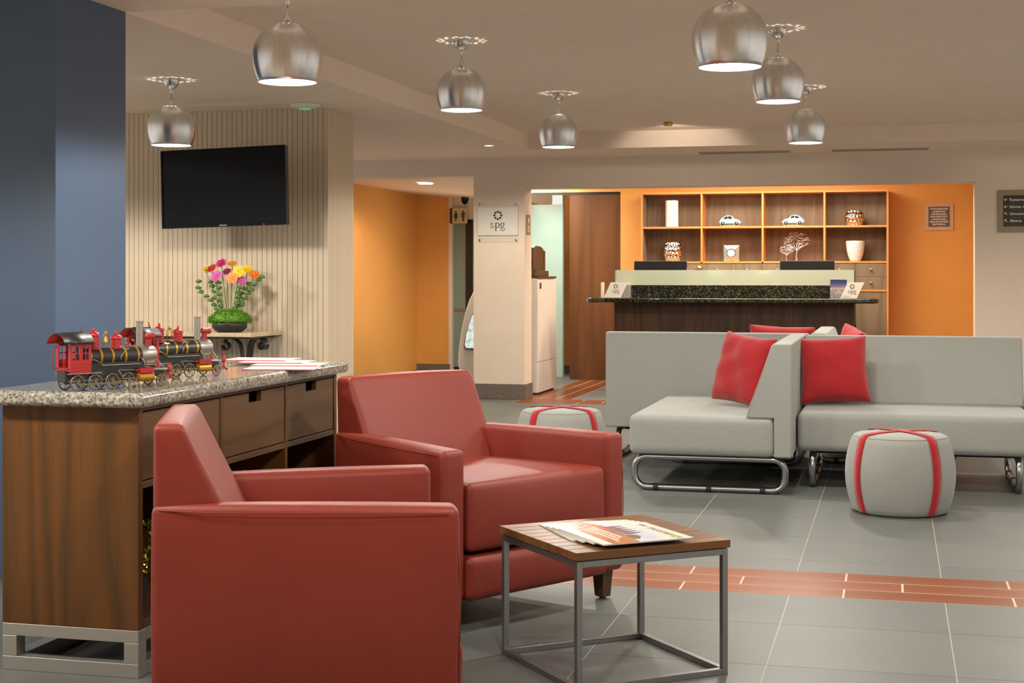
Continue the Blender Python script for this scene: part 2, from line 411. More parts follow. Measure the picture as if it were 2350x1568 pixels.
for r in range(3):
    y0 = 14.58 + .5 / 3 * r
    for i in range(0, 9):
        x0 = SX0 + PL * i + (.23 if r == 1 and i else 0); x1 = SX0 + PL * (i + 1) + (.23 if r == 1 else 0); tile(x0, x1, y0, y0 + .5 / 3, 'plank', 'plank')
    x0 = SX0 + .5 / 3 * r
    for i in range(0, 6):
        y1 = 15.08 + PL * i + (.3 if r == 1 and i else 0); y2 = 15.08 + PL * (i + 1) + (.3 if r == 1 else 0); tile(x0, x0 + .5 / 3, y1, y2, 'planky', 'plank')
# ceilings
bm = B()
box(bm, -8, 4.6, -4, YF0, ZS, ZS + .3)            # near soffit
box(bm, -8, XF, YF0, YB, ZS, ZS + .3)              # left soffit
box(bm, XF, 4.6, YF1, YB, ZS, ZS + .3)             # far soffit
box(bm, XF, 4.6, YF0, YF1, ZC, ZC + .14)           # raised tray
struct('ceiling', bm, 'ceil')
# rear wall with a passage on the left and the reception niche
xp0, xp1, xr = PY(1087, 900, YB).x, PY(1204, 900, YB).x, PY(2237.5, 600, YB).x
zpass, znich = PY(950, 407, YB).z, PY(1700, 425, YB).z
bm = B(); TK = .30
box(bm, -8, xp0, YB, YB + TK, zpass, ZS)
box(bm, xp0, xp1, YB, YB + TK, 0, ZS)
box(bm, xp1, xr, YB, YB + TK, znich, ZS)
box(bm, xr, 4.6, YB, YB + TK, 0, ZS)
struct('wall_back', bm, 'wall')
bm = B(); box(bm, xp0 - .012, xp1 + .012, YB - .014, YB + TK + .01, 0, .155)
struct('baseboard_back', bm, 'base', bevel=.004)
struct('wall_front', box(B(), -8, 4.6, -4.1, -4, 0, ZS), 'wall')
# reception niche
xd0, xd1 = PY(1306, 600, YN).x, PY(1424, 600, YN).x
zdo = PY(1360, 441, YN).z
bm = B(); box(bm, xd1, 2.6, YN, YN + .14, 0, 2.62); box(bm, -4.9, xd1, YN, YN + .14, zdo, 2.62)
struct('wall_niche', bm, 'orange')
struct('wall_niche_right', box(B(), 1.5, 1.62, YB + TK, YN, 0, 2.62), 'orange')
struct('ceiling_niche', box(B(), -4.0, 1.5, YB + TK, YN, 2.56, 2.64), 'ceil')
struct('baseboard_niche', box(B(), xd1, 1.5, YN - .012, YN, 0, .1), 'base')
# sliding door, set in the opening of the niche wall
dr = thing('door_1', (xd0, YN + .03, 0), kind='structure')
bx('door_panel', (0, xd1 - xd0 + .12, 0, .045, .012, PY(1360, 446, YN).z), 'doorw', dr, .003)
bx('door_track', (-.5, xd1 - xd0 + .12, -.005, .05, zdo - .028, zdo), 'black', dr)
# corridor behind the niche
YC = 19.1
xs0 = PY(1292, 600, YC).x
struct('wall_corridor', box(B(), xs0, -2.6, YC, YC + .1, 0, 2.62), 'orange')
struct('baseboard_corridor', box(B(), xs0, -2.6, YC - .014, YC, 0, .10), 'base')
gw = struct('wall_glass', box(B(), -4.98, PY(1291, 600, 18.4).x, 18.4, 18.44, 0, PY(1250, 470, 18.4).z), 'frostwall')
struct('trim_1', box(B(), PY(1291, 600, 18.4).x, PY(1293.5, 600, 18.4).x, 18.39, 18.45, 0, 2.35), 'frostdoor')
struct('ceiling_corridor', box(B(), -4.85, -2.6, YB + TK, 21, 2.50, 2.62), 'ceil')
# passage on the left
XA, YP = -6.17, 19.05
pc = B()
za, zb = PY(955, 446, YP).z, PY(1030, 461, YP).z
x_b = PY(1030, 600, YP).x; xend = -4.45
def passz(x, y):
    u = (x - XA + .1) / (xend - XA + .1); v = (y - YB - TK) / (YP + .3 - YB - TK)
    return za * (1 - v) + ((za + .01) * (1 - u) + (zb - .10) * u) * v
NG = 10
gv = [[pc.verts.new((XA - .1 + (xend - XA + .1) * i / NG, YB + TK + (YP + .3 - YB - TK) * j / NG, passz(XA - .1 + (xend - XA + .1) * i / NG, YB + TK + (YP + .3 - YB - TK) * j / NG))) for j in range(NG + 1)] for i in range(NG + 1)]
for i in range(NG):
    for j in range(NG): pc.faces.new((gv[i][j], gv[i + 1][j], gv[i + 1][j + 1], gv[i][j + 1]))
struct('ceiling_passage', pc, 'ceil')
struct('wall_passage_left', box(B(), XA - .1, XA, YB + TK, YP, 0, 2.45), 'orange')
struct('wall_passage_end', box(B(), XA, x_b, YP, YP + .1, 0, 2.45), 'orange')
struct('baseboard_passage', box(B(), XA, x_b + .02, YP - .016, YP, 0, .1), 'base')
struct('baseboard_passage_left', box(B(), XA, XA + .012, YB + TK, YP - .016, 0, .02), 'base')
x_j = PY(1038.5, 600, YP).x
bm = B(); box(bm, x_b, x_j, YP - .01, YP + .14, 0, 2.45); box(bm, x_j, xend + .1, YP + .05, YP + .14, 2.02, 2.45)
struct('wall_passage_jamb', bm, 'wall')
d2 = thing('door_2', (x_j, YP + .08, 0), kind='structure')
wd = PY(1070, 600, YP + .08).x - x_j
bx('glass_panel', (0, wd, 0, .02, .03, 2.0), 'frostdoor', d2)
bx('door_frame', (wd, wd + .09, -.03, .05, 0, 2.02), 'black', d2)
bx('door_frame', (wd + .09, wd + .5, .0, .04, 0, 2.02), 'frostdoor', d2)
bx('door_rail', (0, wd, -.012, .03, .80, .84), 'steel', d2)
bx('door_rail', (0, wd, -.012, .03, .0, .06), 'black', d2)
# blue column carrying the corner of the tray
struct('wall_column', box(B(), -4.6, -3.40, 5.60, YF0 - .001, 0, ZS), 'blue')
# beadboard block
YSL, XSL, YSE = 10.11, -3.945, 10.63
sl = struct('wall_beadboard', box(B(), -7.6, XSL - .012, YSL + .012, YSE, 0, ZS), 'groove')
pitch = 1.62 / 41; g = .0034
def board(ext):
    w_ = tuple(round(a, 4) for a in (ext[1] - ext[0], ext[3] - ext[2]))
    key = ('board',) + w_
    if key not in shared:
        me = bpy.data.meshes.new('board'); bm = box(B(), -w_[0] / 2, w_[0] / 2, -w_[1] / 2, w_[1] / 2, .001, ZS - .001); bmesh.ops.recalc_face_normals(bm, faces=bm.faces); bm.to_mesh(me); bm.free()
        me.materials.append(M['slat']); shared[key] = me
    o = bpy.data.objects.new('board', shared[key]); link(o, sl); o.location = ((ext[0] + ext[1]) / 2, (ext[2] + ext[3]) / 2, 0)
for i in range(72):
    x1 = XSL - .0 - i * pitch; board((x1 - pitch + g, x1, YSL, YSL + .0118))
for i in range(13):
    y0 = YSL + .0118 + .001 + i * pitch; board((XSL - .0118, XSL, y0, y0 + pitch - g))
# ================================================================== ceiling fittings
def make_pendant():
    t = thing('pendant_lamp', (0, 0, 0))
    prof = [(.049, 0), (.049, -.008), (.047, -.02), (.041, -.034), (.031, -.047), (.018, -.055), (.011, -.058)]
    mesh_obj('canopy', lathe(B(), prof, 32), 'alu', t, 50)
    mesh_obj('cord_grip', lathe(B(), [(.007, -.058), (.009, -.062), (.009, -.075), (.006, -.083)], 16), 'whiteplastic', t, 50)
    mesh_obj('cord', cyl(B(), (0, 0, -.08), (0, 0, -.112), .0028, 8), 'steel', t)
    mesh_obj('neck', lathe(B(), [(.004, -.100), (.006, -.108), (.0085, -.122), (.0125, -.136), (.019, -.149), (.030, -.159)], 24), 'alu', t, 50)
    seg = 56; bm = B()
    angs = [9, 13, 16.7, 18.9, 20.6, 22.8, 26] + [26 + (90 - 26) * i / 12 for i in range(1, 13)] + [90 + 35 * i / 8 for i in range(1, 9)]
    rows_ = []
    for a in angs:
        a = math.radians(a); rr = .1465 * math.sin(a); z = -.292 + (.135 if a <= PI / 2 else .197) * math.cos(a)
        rows_.append([bm.verts.new((rr * math.cos(2 * PI * k / seg), rr * math.sin(2 * PI * k / seg), z)) for k in range(seg)])
    for i in range(len(rows_) - 1):
        for k in range(seg):
            if (i == 2 and k % 4 == 0) or (i == 4 and k % 4 == 2): continue
            bm.faces.new((rows_[i][k], rows_[i + 1][k], rows_[i + 1][(k + 1) % seg], rows_[i][(k + 1) % seg]))
    sh = mesh_obj('shade', bm, ['shade', 'shadein'], t, True)
    so = sh.modifiers.new('thickness', 'SOLIDIFY'); so.thickness = .0014; so.offset = -1; so.material_offset = 1
    bm = B(); lathe(bm, [(.1185, -.4005), (.1185, -.3985)], 48); mesh_obj('diffuser', bm, 'lampdisc', t)
    return t
PEND = make_pendant()
pend = [((-4.306, 8.403, ZS), 'brushed steel globe pendant lamp hanging in front of the wall television'),
        ((-2.43, 5.77, ZS), 'brushed steel globe pendant lamp hanging beside the blue column, over the red armchairs'),
        ((-2.43, 8.34, ZC), 'brushed steel globe pendant lamp under the raised ceiling, halfway along the side bulkhead'),
        ((-2.43, 10.93, ZC), 'brushed steel globe pendant lamp hanging by the inner corner of the bulkheads'),
        ((-.61, 5.77, ZS), 'brushed steel globe pendant lamp, biggest in view, cut off above its shade'),
        ((-.62, 8.36, ZC), 'brushed steel globe pendant lamp, middle one of three overlapping lamps'),
        ((-.62, 11.02, ZC), 'brushed steel globe pendant lamp, last of three overlapping lamps before the reception')]
for i, (loc, lab) in enumerate(pend):
    p = PEND if i == 0 else copy_tree(PEND)
    p.location = loc; tag(p, lab, 'lamp', 'globe pendant lamps'); x, y, z = loc
    spot('pendant_or_added_spot', (x, y, z - .425), 75, NEUT, 168, .10, blend=.25)
    point('pendant_bulb', (x, y, z - .275), 11, NEUT, .006)
for loc, e_ in (((1.2, 5.77, ZS), 60), ((1.2, 8.36, ZC), 45), ((1.2, 11.0, ZC), 45), ((-.61, 3.25, ZS), 80), ((-2.43, 3.25, ZS), 85), ((-4.3, 3.25, ZS), 105), ((-6.1, 8.4, ZS), 80), ((-6.1, 5.8, ZS), 60)):
    spot('pendant_or_added_spot', (loc[0], loc[1], loc[2] - .425), e_, NEUT, 168, .10, blend=.25)  # extra spots added out of view to light the room, no pendants modelled
def recessed(p, r, lab, e, ang, strength):
    t = thing('recessed_lamp', p, 0, lab, 'lamp')
    mesh_obj('trim_ring', lathe(B(), [(r, -.006), (r * 1.25, -.006), (r * 1.28, 0), (r, 0)], 28, False), 'whiteplastic', t, 40)
    mesh_obj('lens', lathe(B(), [(r, -.005), (r, -.001)], 28), emit('lit recessed lens', WARM, strength), t)
    spot('recessed_downlight', (p[0], p[1], p[2] - .03), e, WARM, ang, .04)
recessed(G(1122, 333.5, ZS), .04, 'small round recessed lamp lit in the lower ceiling by the bulkhead', 110, 160, 14)
pz = za
for _ in range(8): pl = G(977, 420, pz); pz = passz(pl.x, pl.y)
recessed((pl.x, pl.y, pz - .006), .085, 'round recessed lamp lit in the passage ceiling over the orange wall', 48, 165, 14)
for x_ in (-1.2, 1.2): spot('tray_added_spot', (x_, 12.4, ZC - .03), 34, WARM, 160, .04)  # spots added to brighten the rear wall, no fixtures in the tray
point('passage_fill', (-5.3, 17.6, 1.5), 5, WARM, .2)  # added fill for the passage ceiling, unseen source in mid-air
# ceiling speaker/access point by the bulkhead
p = G(700, 238, ZS); t = thing('wifi_puck', (p.x, p.y, ZS), 0, 'flat white round wireless unit with green light on ceiling above the television', 'ceiling unit')
mesh_obj('housing', lathe(B(), [(.10, 0), (.108, -.01), (.1, -.022), (.07, -.032), (.035, -.037)], 36), 'whiteplastic', t, 40)
mesh_obj('status_ring', lathe(B(), [(.040, -.0365), (.040, -.0395), (.034, -.0395)], 24), 'led', t)
# adjustable spotlight in the raised ceiling
p = G(1533, 279, ZC); t = thing('ceiling_spotlight', (p.x, p.y, ZC), 0, 'small brass gimbal spotlight in the raised ceiling aimed at the bulkhead', 'spotlight')
mesh_obj('trim_plate', lathe(B(), [(.075, 0), (.075, -.004), (.05, -.006)], 24), 'whiteplastic', t)
mesh_obj('lamp_head', lathe(B(), [(.036, 0), (.042, -.02), (.04, -.034), (.03, -.04)], 20), 'gold', t, 40)
spot('gimbal_light', (p.x + .0, p.y + .07, ZC - .09), 10, WARM, 100, .03, rot=(math.radians(66), 0, 0))
spot('gimbal_light', (2.2, p.y + .07, ZC - .09), 10, WARM, 100, .03, rot=(math.radians(66), 0, 0))
for (a, b, y, lab) in ((1605, 1815, 350, 'slim linear ceiling vent in the far bulkhead above the reception shelves'), (1910, 2130, 345.5, 'slim linear ceiling vent in the far bulkhead above the directory sign side')):
    A = G(a, y + 1, ZS); Bq = G(b, y - 1, ZS); yy = 14.72
    t = thing('ceiling_vent', ((A.x + Bq.x) / 2, yy, ZS), 0, lab, 'vent', 'linear ceiling vents'); hw = (Bq.x - A.x) / 2
    for y0_, y1_ in ((-.10, -.085), (.085, .10)): bx('vent_frame', (-hw, hw, y0_, y1_, -.008, 0), 'alu', t)
    bx('slot', (-hw, hw, -.085, .085, -.002, 0), 'ink', t)
    for y0_ in (-.05, -.005, .04): bx('vane', (-hw, hw, y0_, y0_ + .018, -.007, -.002), 'alu', t)
# ================================================================== red armchairs
def make_armchair(name='armchair'):
    t = thing(name, (0, 0, 0)); l = .824 / 2; ha, hb, hr, hs = .658, .878, .116, .535
    WF, WR, TA, TR = .479, .335, .112, .075
    for s in (-1, 1):
        def C(x, yo, yi, z): return [(x, min(yo, yi), z), (x, max(yo, yi), z)]
        yo_r, yi_r, yo_f, yi_f = s * WR, s * (WR - TR), s * WF, s * (WF - TA)
        lo = lambda a, b: min(a, b); hi = lambda a, b: max(a, b)
        Cn = []
        for z in (hr, ha):
            for f_ in (lo, hi):
                Cn += [(-l, f_(yo_r, yi_r), z), (l, f_(yo_f, yi_f), z)]
        a = soft_hex('armrest', Cn, .022, (.004, .010, .006), 'leather', t, 4, 8)
        bm = B(); e = .0015
        tube(bm, [(-l + .02, yo_r * 1.0 - s * .002 + s * .004, ha - .012)] + [(-l + .02 + (2 * l - .05) * i / 6, (yo_r + (yo_f - yo_r) * (.02 + (2 * l - .05) * i / 6) / (2 * l)) + s * (.0035 + .006 * (1 - (i / 3 - 1) ** 2)), ha - .016) for i in range(1, 7)], .0015, 6)
        mesh_obj('seam', bm, 'leather', a, True)
        bm = B(); tube(bm, [(l - .004, yo_f - s * .012, hr + .02), (l + .003, yo_f - s * .012, .4), (l - .006, yo_f - s * .014, ha - .012), (l - .008, yi_f + s * .014, ha - .008)], .0015, 6)
        mesh_obj('seam', bm, 'leather', a, True)
    Cn = [(-l, -WR + .004, hr), (-l + .25, -WR + .05, hr), (-l, WR - .004, hr), (-l + .25, WR - .05, hr),
          (-l + .004, -WR + .004, hb), (-l + .085, -WR + .006, hb), (-l + .004, WR - .004, hb), (-l + .085, WR - .006, hb)]
    Up = [(-l + .003, -WR + .006, .44), (-l + .30, -WR + .006, .44), (-l + .003, WR - .006, .44), (-l + .30, WR - .006, .44)] + Cn[4:]
    soft_hex('backrest', Up, .024, (.006, .003, .008), 'leather', t, 4, 8)
    soft_hex('lower_back', [(-l, -WR + .07, hr), (-l + .2, -WR + .06, hr), (-l, WR - .07, hr), (-l + .2, WR - .06, hr), (-l, -WR + .07, .5), (-l + .20, -WR + .06, .5), (-l, WR - .07, .5), (-l + .20, WR - .06, .5)], .02, 0, 'leather', t)
    yr, yf = WR - TR + .012, WF - TA - .002
    soft_hex('seat_cushion', [(-l + .2, -yr, .285), (l + .012, -yf, .285), (-l + .2, yr, .285), (l + .012, yf, .285), (-l + .2, -yr, hs), (l + .008, -yf, hs), (-l + .2, yr, hs), (l + .008, yf, hs)], .026, (.018, 0, .014), 'leather', t, 4, 8)
    soft_hex('front_rail', [(l - .12, -yf, hr - .006), (l + .018, -yf - .004, hr - .006), (l - .12, yf, hr - .006), (l + .018, yf + .004, hr - .006), (l - .12, -yf, .272), (l + .022, -yf - .004, .272), (l - .12, yf, .272), (l + .022, yf + .004, .272)], .03, (.012, 0, 0), 'leather', t, 4, 8)
    bx('seat_base', (-l + .1, l - .1, -.27, .27, hr + .01, .3), 'leather', t)
    for (x, y) in ((l - .065, .42), (l - .065, -.42), (-l + .06, .275), (-l + .06, -.275)):
        bm = box(B(), x - .031, x + .031, y - .031, y + .031, .008, hr + .02)
        for v in bm.verts:
            if v.co.z < .05: v.co.x = x + (v.co.x - x) * .72; v.co.y = y + (v.co.y - y) * .72
        lathe(bm, [(.014, 0), (.014, .009)], 12, mtx=Matrix.Translation((x, y, 0)))
        mesh_obj('leg', bm, 'legw', t, False, .002)
    return t
ch = make_armchair()
ch.location = (-1.696, 4.151, 0); ch.rotation_euler = (0, 0, .397)
tag(ch, 'red leather armchair seen side-on beside the console end panel', 'armchair', 'red leather armchairs')
ch2 = copy_tree(ch); ch2.location = (-1.640, 5.686, 0); ch2.rotation_euler = (0, 0, -.56)
tag(ch2, 'red leather armchair with open seat turned toward the small slatted table', 'armchair', 'red leather armchairs')
# ================================================================== side table with slatted top
tt = thing('side_table', (-.903, 4.872, 0), math.radians(39.6), 'low cube side table with slatted brown top and steel frame', 'table'); a = .28
n = 9; sw = 2 * a / n
for i in range(n):
    bx('slat', (-a, a, -a + i * sw + (.0018 if i else 0), -a + (i + 1) * sw - (.0018 if i < n - 1 else 0), .408, .434), 'tablew', tt, .002)
q = .02; b_ = a - .006
for sx in (-1, 1):
    for sy in (-1, 1):
        x0, y0 = sx * b_, sy * b_
        bx('leg', (min(x0, x0 - sx * q), max(x0, x0 - sx * q), min(y0, y0 - sy * q), max(y0, y0 - sy * q), 0, .405), 'steel', tt, .0015)
for z0 in (.0, .385):
    for s in (-1, 1):
        x0 = s * b_
        bx('rail', (min(x0, x0 - s * q), max(x0, x0 - s * q), -b_ + q, b_ - q, z0, z0 + q), 'steel', tt, .0015)
        bx('rail', (-b_ + q, b_ - q, min(x0, x0 - s * q), max(x0, x0 - s * q), z0, z0 + q), 'steel', tt, .0015)
# ================================================================== modular sofas
def sofa(name, x, y, rz, Ln, D, label):
    """origin at the left front floor corner; length along +x, back at +y, faces -y"""
    t = thing(name, (x, y, 0), rz, label, 'sofa', 'grey modular sofas')
    soft_hex('seat', hexbox(0, Ln, 0, D - .10, .222, .456), .038, (0.004, .006, .006), 'sofa', t, 4, 8)
    zt = .886
    poly = [(D, .222), (D, zt), (D - .105, zt), (D - .262, .462), (D - .245, .448), (D - .10, .448), (D - .10, .222)]
    mesh_obj('backrest', prism(B(), poly, 'x', .004, Ln - .004), 'sofa', t, 30, .03, 5)
    for xx in (.006, Ln - .006):
        mesh_obj('seam', tube(B(), [(xx, D - .11, zt - .010), (xx, D - .25, .475)], .0022, 6), 'sofa', t, True)
    r, R = .0205, .075
    for xx in (.085, Ln - .085):
        z0, z1, y0, y1 = r, .222 - r, .02, D - .04
        pts = []
        for (cy, cz, a0) in ((y0 + R, z0 + R, 180), (y1 - R, z0 + R, 270), (y1 - R, z1 - R, 0), (y0 + R, z1 - R, 90)):
            pts += [(xx, cy + R * math.cos(math.radians(a0 + 90 * i / 8)), cz + R * math.sin(math.radians(a0 + 90 * i / 8))) for i in range(9)]
        lp = mesh_obj('leg_loop', tube(B(), pts, r, 12, True), 'chrome', t, True)
        for yy in (y0 + .13, (y0 + y1) / 2, y1 - .13):
            mesh_obj('rubber_sleeve', cyl(B(), (xx, yy - .016, z0), (xx, yy + .016, z0), r + .003, 14), 'rubber', lp, 40)
    for yy in (D * .33, D * .7):
        mesh_obj('crossbar', cyl(B(), (.085, yy, .195), (Ln - .085, yy, .195), .016, 12), 'rubber', t, 40)
    return t
AX0, AX1 = PY(1443, 1000, 8.78).x, PY(1816, 1000, 8.78).x
# A faces -X: rotate so that local -y -> -X ( rz = -90 deg: local x -> -Y, local y -> +X )
sofa('modular_sofa', AX0, 8.78 + 1.50, -PI / 2, 1.50, AX1 - AX0, 'grey sofa module facing the pier, backrest end-on, one red cushion on its seat')
# loop frame of this module runs across its end, so swap in loops parallel to the end face
BX0 = AX1 + .012
sofa('modular_sofa', BX0, 9.16, 0, PY(2345, 800, 10.1).x - BX0, .99, 'grey sofa module with wide seat behind the strapped ottoman, one red cushion in its corner')
sofa('modular_sofa', -.56, 11.27, PI, 1.40, .96, 'grey sofa module turned away, flat back showing, facing the reception desk')
sofa('modular_sofa', .41, 10.33, PI / 2, 1.48, .96, 'grey sofa module mostly hidden behind the wide seat, only its backrest top visible')
# ------------------------------------------------------------------ cushions
def cushion(loc, size, thick, rot, label, n=18, seed=1):
    rnd = random.Random(seed); ph = [rnd.uniform(0, 6) for _ in range(6)]
    bm = B(); g_ = {}
    for sd in (1, -1):
        for i in range(n + 1):
            for j in range(n + 1):
                u, v = i / n * 2 - 1, j / n * 2 - 1; edge = i in (0, n) or j in (0, n)
                if edge and sd == -1: g_[(sd, i, j)] = g_[(1, i, j)]; continue
                x = u * (1 - .07 * (1 - v * v)); z = v * (1 - .07 * (1 - u * u))
                th = ((1 - u ** 4) * (1 - v ** 4)) ** .55
                wr = .09 * math.sin(5 * u + 3 * v + ph[0]) * (1 - abs(u)) + .09 * math.sin(7 * v - 4 * u + ph[1]) * (1 - abs(v)) + .05 * math.sin(13 * u * v + ph[2])
                g_[(sd, i, j)] = bm.verts.new((x * size / 2, sd * thick / 2 * th * (1 + wr), z * size / 2))
    for sd in (1, -1):
        for i in range(n):
            for j in range(n):
                bm.faces.new([g_[(sd, *k)] for k in ((i, j), (i + 1, j), (i + 1, j + 1), (i, j + 1))])
    o = mesh_obj('cushion', bm, 'redcloth', None, True); o.modifiers.new('sub', 'SUBSURF').render_levels = 1
    o.location = loc; o.rotation_euler = rot; return tag(o, label, 'cushion', 'red cushions')
cushion((-.915, 9.47, .690), .47, .16, (math.radians(-14), math.radians(5), math.radians(-42)), 'red cushion leaning on the end-on backrest of the module facing the pier', seed=2)
cushion((-.372, 9.70, .680), .455, .18, (math.radians(-18), math.radians(-3), math.radians(6)), 'plump red cushion standing in the corner of the wide seat, in full view', seed=5)
cushion((-.76, 10.61, .72), .47, .17, (math.radians(20), math.radians(2), math.radians(0)), 'red cushion behind the turned-away backrest, only its top edge showing', seed=7)
cushion((-.25, 11.05, .70), .44, .16, (math.radians(12), math.radians(8), math.radians(-72)), 'red cushion behind the wide backrest with only its top corner showing', seed=9)
# ------------------------------------------------------------------ ottomans
def ottoman(x, y, rz, label):
    t = thing('ottoman', (x, y, 0), rz, label, 'ottoman', 'grey ottomans with red straps')
    hgt = .425
    def prof(z):
        u = z / hgt * 2 - 1; return .246 + .046 * (1 - u * u)
    P = [(.235, .004), (.243, 0.012)] + [(prof(hgt * i / 14), max(.014, min(hgt - .016, hgt * i / 14))) for i in range(15)]
    P = [(.225, .002)] + [(prof(z), z) for z in [.012 + (hgt - .036) * i / 14 for i in range(15)]] + [(.243, hgt - .012), (.233, hgt - .004), (.17, hgt + .004), (.09, hgt + .008), (0.0001, hgt + .009)]
    mesh_obj('upholstery', lathe(B(), P, 48), 'sofa', t, True)
    mesh_obj('seam', tube(B(), [(.246 * math.cos(2 * PI * k / 48), .246 * math.sin(2 * PI * k / 48), hgt - .014) for k in range(48)], .003, 6, True), 'sofa', t, True)
    for q_ in range(2):
        path = [(r_, z_) for (r_, z_) in P] ; full = [(-r_, z_) for (r_, z_) in path] + [(r_, z_) for (r_, z_) in path[::-1][1:]]
        bm = B(); lw = .026; prev = None; a_ = PI / 2 * q_
        for (r_, z_) in full:
            off = .0035 + .0015 * q_; rr = r_ + math.copysign(off, r_) if abs(r_) > .2 else r_; zz = z_ + (off if abs(r_) < .24 and z_ > .3 else 0)
            row = []
            for s in (-1, 1):
                x_, y_ = rr, s * lw
                k_ = math.sqrt(max(1e-6, rr * rr - lw * lw)) / abs(rr) if abs(rr) > .2 else 1
                row.append(bm.verts.new((x_ * k_ * math.cos(a_) - y_ * math.sin(a_), x_ * k_ * math.sin(a_) + y_ * math.cos(a_), zz)))
            if prev: bm.faces.new((prev[0], prev[1], row[1], row[0]))
            prev = row
        st = mesh_obj('strap', bm, 'strap', t, True); so = st.modifiers.new('s', 'SOLIDIFY'); so.thickness = .003; so.offset = 0
    return t
p = G(2093, 1191); ottoman(p.x - .06, p.y + .243, math.radians(40), 'barrel ottoman with red cross strap in front of the wide grey seat')
d = .584 * FPX / 209; u = (1287 - CX) / FPX * d
ottoman(u * cT - d * sT, u * sT + d * cT, math.radians(62), 'barrel ottoman with red cross strap peeking over the armchair armrest')
d = 10.55; u = (2432 - CX) / FPX * d
ottoman(u * cT - d * sT, u * sT + d * cT, math.radians(20), 'barrel ottoman mostly hidden behind the end of the wide sofa module')
# ================================================================== console
X0, X1, Y0, Y1 = -2.814, -2.325, 4.315, 6.06
co = thing('console', ((X0 + X1) / 2, (Y0 + Y1) / 2, 0), 0, 'brown wooden console with granite top, drawers and silver base carrying model trains', 'console')
ox, oy = (X0 + X1) / 2, (Y0 + Y1) / 2
def cb(name, e, mat, par=co, bev=.002): return bx(name, (e[0] - ox, e[1] - ox, e[2] - oy, e[3] - oy, e[4], e[5]), mat, par, bev)
ZT = .862
cb('end_panel', (X0, X1, Y0, Y0 + .03, .152, ZT), 'cwood')
cb('end_panel', (X0, X1, Y1 - .03, Y1, .152, ZT), 'cwood')
cb('back_panel', (X0, X0 + .02, Y0 + .03, Y1 - .03, .152, ZT), 'cwood')
cb('bottom_panel', (X0 + .02, X1, Y0 + .03, Y1 - .03, .152, .18), 'cwoodh')
cb('shelf', (X0 + .02, X1 - .002, Y0 + .03, Y1 - .03, .600, .622), 'cwoodh')
cb('top_rail', (X0 + .02, X1 - .002, Y0 + .03, Y1 - .03, .848, ZT), 'cwoodh')
dv = [Y0 + .03, 4.926, 5.512, Y1 - .03]
for y in dv[1:3]: cb('divider', (X0 + .02, X1 - .001, y - .011, y + .011, .18, .848), 'cwood')
for i in range(3):
    a0, a1 = dv[i] + (.003 if i == 0 else .014), dv[i + 1] - (.003 if i == 2 else .014); mid = (a0 + a1) / 2
    poly = [(a0 - oy, .626), (a1 - oy, .626), (a1 - oy, .844), (mid + .055 - oy, .844), (mid + .055 - oy, .806), (mid - .055 - oy, .806), (mid - .055 - oy, .844), (a0 - oy, .844)]
    mesh_obj('drawer_front', prism(B(), poly, 'x', X1 - .024 - ox, X1 - .004 - ox), 'cwoodh', co, False, .0015)
    cb('drawer_box', (X0 + .06, X1 - .06, a0 + .01, a1 - .01, .63, .80), 'cwoodh', bev=0)
# granite slab with bullnose edge, laid on the cabinet: part of the console
gx0, gx1, gy0, gy1 = X0 - .05, X1 + .042, Y0 - .055, Y1 + .045
pts = []
for (x, y) in ((gx0, gy0), (gx1, gy0), (gx1, gy1), (gx0, gy1)): pts.append((x - ox, y - oy))
mesh_obj('granite_top', prism(B(), pts, 'z', ZT, .912), 'granite', co, False, .020, 5)
q = .052
bs = B()
for z0, z1 in ((.0, .045), (.112, .152)):
    cb('base_rail', (X0, X1, Y0, Y0 + q, z0, z1), 'silverpaint'); cb('base_rail', (X0, X1, Y1 - q, Y1, z0, z1), 'silverpaint')
    cb('base_rail', (X0, X0 + q, Y0 + q, Y1 - q, z0, z1), 'silverpaint'); cb('base_rail', (X1 - q, X1, Y0 + q, Y1 - q, z0, z1), 'silverpaint')
for (x, y) in ((X0, Y0), (X1 - q, Y0), (X0, Y1 - q), (X1 - q, Y1 - q)): cb('base_post', (x, x + q, y, y + q, .045, .112), 'silverpaint')
# ================================================================== television on the beadboard
dl, dr_ = 10.62, 10.34
def DP(px, py, d):
    u = (px - CX) / FPX * d; return Vector((u * cT - d * sT, u * sT + d * cT, H - (py - HY) / FPX * d))
L_, R_ = DP(372.5, 435.5, dl), DP(658, 424.5, dr_)
mid = (L_ + R_) / 2; ang = math.atan2(R_.y - L_.y, R_.x - L_.x); tw = (R_ - L_).length; tilt = math.radians(-1.3); th_ = 181 * 10.48 / FPX
tv = thing('television', mid - Vector((0, 0, th_ / 2)), 0, 'black flat-screen television mounted on the beige beadboard wall', 'television')
tv.rotation_euler = (0, tilt, ang)
bx('housing', (-tw / 2, tw / 2, .0, .05, 0, th_), 'black', tv, .006)
f_ = .016
for e in ((-tw / 2, tw / 2, -.008, 0, th_ - f_, th_), (-tw / 2, tw / 2, -.008, 0, 0, f_ + .006), (-tw / 2, -tw / 2 + f_, -.008, 0, f_ + .006, th_ - f_), (tw / 2 - f_, tw / 2, -.008, 0, f_ + .006, th_ - f_)): bx('bezel', e, 'screen', tv, .003)
bx('screen', (-tw / 2 + f_, tw / 2 - f_, -.002, .002, f_ + .006, th_ - f_), 'screen', tv)
bx('wall_bracket', (-.06, .06, .05, (YSL - mid.y) / math.cos(ang) - .012, th_ * .35, th_ * .65), 'black', tv)
mesh_obj('standby_light', lathe(B(), [(.004, -.0095), (.004, -.0085)], 10, mtx=Matrix.Translation((tw * .325, 0, .008)) @ Matrix.Rotation(PI / 2, 4, 'X') @ Matrix.Translation((0, 0, .018))), 'ledred', tv)
